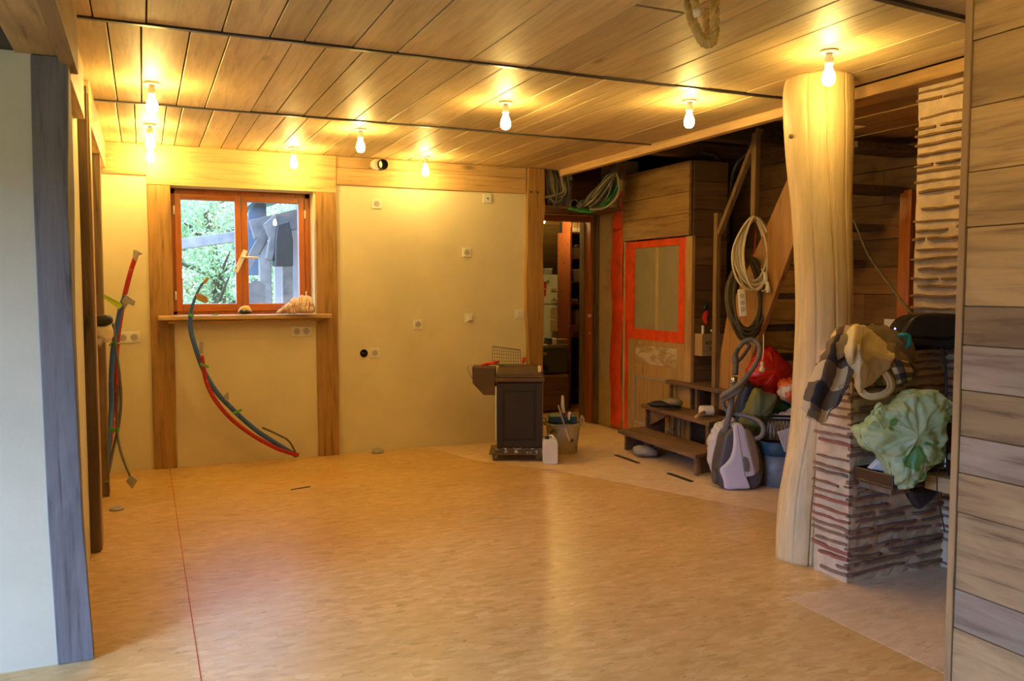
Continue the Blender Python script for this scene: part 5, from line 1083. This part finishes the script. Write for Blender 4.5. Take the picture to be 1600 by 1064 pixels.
cb_ = obj('carrier_bag', gb, M['mint'], smooth=True, label='pale green thin plastic carrier bag slumped in front of the brick wall', cat='bag')
for P_ in (((1364,652,3.80),(1366,640,3.76),(1374,632,3.76),(1380,640,3.78),(1378,652,3.80)), ((1356,664,3.80),(1362,654,3.76),(1372,656,3.74),(1380,668,3.76))):
    q0 = catmull([ad(*q) for q in P_], 6); mb_ = MB(); mb_.grid([[p-UP*.012, p-UP*.004-FW*.006, p+UP*.010] for p in q0], len(q0), 3); obj('bag_handle', mb_.wob(.004, 25), M['mint'], cb_, smooth=True, solid=.002)
t = thing('dark_tray', (3.2,2.85,.5), 'dark brown tray sticking out under the green carrier bag', 'tray')
M['traym'] = plain('dark_brown_enamel', (.06,.03,.02), .25, 0, .2, 6, 0)
obj('tray_body', MB().box(3.085,3.29,2.74,2.972,.505,.52).box(3.085,3.097,2.74,2.972,.52,.572).box(3.097,3.29,2.74,2.752,.52,.572).box(3.097,3.29,2.96,2.972,.52,.572), M['traym'], t, .003)
obj('tray_handle', MB().tube([(3.15,2.738,.545),(3.15,2.72,.548),(3.23,2.72,.548),(3.23,2.738,.545)], .006, 8), M['chrome'], t, smooth=True)
box('hearth_ledge', (3.12,3.70,2.78,2.975,.47,.503), M['rough_z'], None, .004, label='dark ledge board fixed to the brick wall, carrying the tray', kind='structure')
obj('white_wedge', MB().prism([ad(1361,733,3.92),(ad(1376,718,3.92)),ad(1388,724,3.92),ad(1390,738,3.92)], FW*.05), M['can'], bevel=.004, label='bluish white wedge lying in the dark tray', cat='wedge')
box('bench_beam', (3.30,3.44,1.95,2.77,.492,.560), M['oak_y'], None, .006, label='pale wooden beam end beside the green bag, carrying the small oven', kind='structure')
obj('black_cloth', puff([(1412,758),(1432,752),(1466,764),(1460,778),(1436,796),(1420,780)], 3.92, .06, amp=.008, sc=12, n=6), M['blackbag'], smooth=True, subsurf=1, label='black cloth corner hanging under the beam and green bag', cat='cloth')
t = thing('small_oven', (3.5,2.45,.56), 'dark small oven with glass door on the pale beam, half hidden by the partition', 'oven')
M['ovenm'] = plain('dark_red_brown_enamel', (.07,.022,.015), .22, .3, .15, 6, 0)
box('oven_body', (3.345,3.64,2.12,2.70,.575,.885), M['ovenm'], t, .02); box('glass_door', (3.332,3.344,2.32,2.60,.62,.86), M['gloss'], t, .004)
box('chrome_edge', (3.334,3.346,2.672,2.690,.60,.86), M['chrome'], t, .003)
for z_ in (.66,.83): obj('knob', MB().cyl((3.331,2.64,z_),(3.318,2.64,z_),.016,16), M['greypl'], t, .002)
obj('oven_foot', MB().box(3.36,3.38,2.66,2.68,.561,.575).box(3.36,3.38,2.14,2.16,.561,.575), M['blackpl'], t)
t = thing('thin_cable', (3.28,2.7,.5), 'thin black cable dangling over the pale beam end', 'cable')
obj('cable_run', MB().tube(catmull([ad(*q) for q in ((1480,722,3.70),(1466,735,3.68),(1464,748,3.66),(1465,775,3.68),(1470,800,3.72),(1476,830,3.78))], 8), .003, 6), M['blackpl'], t)

# ================================================================== OUTSIDE THE WINDOW
M['grass'] = plain('outdoor_grass', (.10,.16,.05), .9, 0, .4, 3, .3)
box('ground', (-30, 45, 12.3, 70, -.6, -.35), M['grass'], None, 0, label='grassy ground outside', kind='structure'); box('ground', (-30, 2.9, 7.5, 12.3, -.6, -.35), M['grass'], None, 0, label='grassy ground right outside the window', kind='structure')
def leaf_mat(nm, c):
    m, nt, b = new_mat(nm); o = nt.nodes['Material Output']; g = nt.nodes.new('ShaderNodeNewGeometry')
    cc = ramp(nt, g.outputs['Random Per Island'], [(0, tuple(x*.55 for x in c)), (.5, c), (.85, tuple(min(1, x*1.5) for x in c)), (1, (.62,.50,.16))])
    nt.links.new(cc, b.inputs['Base Color']); tl = nt.nodes.new('ShaderNodeBsdfTranslucent'); nt.links.new(cc, tl.inputs[0]); mx = nt.nodes.new('ShaderNodeMixShader'); mx.inputs[0].default_value = .45
    nt.links.new(b.outputs[0], mx.inputs[1]); nt.links.new(tl.outputs[0], mx.inputs[2]); nt.links.new(mx.outputs[0], o.inputs[0]); return m
LM = [leaf_mat('spring_leaf', (.52,.68,.36)), leaf_mat('deep_leaf', (.36,.54,.32)), leaf_mat('golden_leaf', (.60,.55,.22))]
def tree(x, y, h, rw, n, lm, label, seed):
    rr = random.Random(seed); t = thing('tree', (x, y, -.35), label, 'tree', 'trees outside the window')
    br = MB(); br.tube([(x,y,-.35),(x+.1,y,h*.4),(x-.1,y+.1,h*.8)], [.16,.12,.05], 8)
    for k in range(7): a = rr.uniform(0, 2*PI); z0 = rr.uniform(.25,.7)*h; br.tube([(x,y,z0),(x+math.cos(a)*rw*.5,y+math.sin(a)*rw*.5,z0+h*.12),(x+math.cos(a)*rw*.9,y+math.sin(a)*rw*.9,z0+h*.2)], [.05,.03,.01], 6)
    obj('trunk', br, M['rough_z'], t)
    cl = [(Vector((x+rr.uniform(-1,1)*rw*.75, y+rr.uniform(-1,1)*rw*.5, h*rr.uniform(.02,1))), rr.uniform(.35,.8)) for _ in range(34)]
    vs = []; fs = []
    for i in range(n):
        c, r = rr.choice(cl); v = Vector((rr.gauss(0,1), rr.gauss(0,1), rr.gauss(0,.8))); p = c+v.normalized()*r*rr.uniform(.6,1.05)
        s_ = rr.uniform(.028,.06); a = Vector((rr.gauss(0,1), rr.gauss(0,1), rr.gauss(0,1))).normalized(); b = a.orthogonal().normalized(); k = len(vs)
        vs += [p-a*s_, p+b*s_*.5, p+a*s_, p-b*s_*.5]; fs.append((k,k+1,k+2,k+3))
    obj('foliage', MB().add(vs, fs), LM[lm], t, kind='stuff')
box('sky_screen', (-8.2, -8.0, -6, 12, -.35, 3.4), M['darkceil'], None, 0, label='unseen high screen added outside the side window against low sky light', kind='structure'); box('ground', (-8, -3.2, -8, 7.4, -.6, -.35), M['grass'], None, 0, label='grass outside the side window', kind='structure')  # upright screen added out of view, blocks low sky light at the side window
tree(1.2, 16.5, 3.6, 1.9, 20000, 0, 'light green leafy tree outside, seen in the first casement', 1)
tree(3.2, 19.0, 4.6, 2.3, 20000, 1, 'denser green tree farther outside, behind the shed roof', 2)
tree(0.3, 20.0, 4.4, 2.4, 18000, 2, 'golden green tree outside at the hinge edge of the first casement', 3)
tree(5.2, 24.0, 6.0, 3.0, 18000, 1, 'tall green tree farthest outside behind the shed', 4)
# open shed outside
M['shedpost'] = plain('blue_grey_post', (.42,.40,.38), .8, 0, .3, 7, .4, 20); M['tarp'] = plain('blue_grey_tarpaulin', (.16,.22,.28), .5, 0, .2, 4, .5, 8)
M['shedwall'] = plain('pale_outdoor_wall', (.62,.60,.58), .9, 0, .1, 4, .3); M['shedwood'] = plain('old_grey_wood', (.26,.24,.22), .85, 0, .3, 8, .4)
t = thing('open_shed', (1.6,10.4,-.35), 'open wooden shed with pale posts outside the second casement', 'shed')
sp = lambda px, py, y: ay(px, py, y)
obj('corner_post', MB().bar((1.29,10,-.35),(1.29,10,1.95),.13,.13), M['shedpost'], t, .01); obj('second_post', MB().bar((1.58,10.3,-.35),(1.58,10.3,2.1),.12,.12), M['shedpost'], t, .01)
obj('beam', MB().bar((1.15,10,2.08),(1.9,10,2.28),.14,.22), M['shedwood'], t, .01)
obj('brace', MB().bar(sp(384,420,9.95), sp(428,340,9.95), .06,.10), M['shedwood'], t, .005)
obj('roof', MB().prism([(1.18,9.7,2.40),(2.6,9.7,2.9),(2.6,9.7,2.97),(1.18,9.7,2.47)], (0,2.6,0)), M['tarp'], t, .005)
obj('rear_wall', MB().box(1.62,2.8,11.6,11.7,-.35,2.3), M['shedwall'], t)
t2 = obj('tarpaulin', MB().prism([sp(388,330,10.6),sp(404,316,10.6),sp(416,318,10.6),sp(420,430,10.6),sp(386,430,10.6),sp(384,400,10.6)], (0,.05,0)).wob(.01), M['tarp'], bevel=.01, label='blue grey tarpaulin hung in the outdoor shed', cat='tarpaulin')
t2 = thing('metal_lantern', (1.5,9.6,1.7), 'dark hood hanging from the shed beam outside', 'hood')
obj('hood', MB().prism([sp(430,416,9.6),sp(458,416,9.6),sp(458,375,9.6),sp(452,345,9.6),sp(434,350,9.6),sp(431,375,9.6)], (0,.25,0)), M['strip'], t2, .01)
t2 = obj('wood_block', MB().prism([sp(413,350,9.7),sp(432,332,9.7),sp(434,372,9.7),sp(426,408,9.7),sp(416,404,9.7),sp(422,372,9.7)], (0,.15,0)), M['shedwood'], bevel=.01, label='weathered wooden block on the shed corner post outside', cat='block')
for i in range(6):
    a = sp(388+i*4.2, 480, 9.4); b = sp(392+i*3.8, 436+3*abs(i-2), 9.5); o = obj('plank', MB().bar((a.x, 9.4, -.35), b, .045, .02, (0,1,0)), M['shedwood'], label=['grey plank leaning outside, standing nearest the green trees', 'second grey plank outside from the green trees', 'third grey plank outside from the green trees', 'third grey plank outside from the pale shed post', 'second grey plank outside from the pale shed post', 'grey plank leaning outside, standing nearest the pale shed post'][i], cat='plank', group='planks leaning outside'); o.name = 'leaning_plank'
obj('gutter_beam', MB().bar((-.6,11,1.78),(1.45,11,2.12),.10,.13), M['shedpost'], bevel=.01, label='pale sloping beam crossing the view outside the first casement', cat='beam')
box('support_pole', (-.75,-.6,10.93,11.07,-.35,1.86), M['shedpost'], None, .01, label='pale pole holding the sloping beam outside', cat='pole')
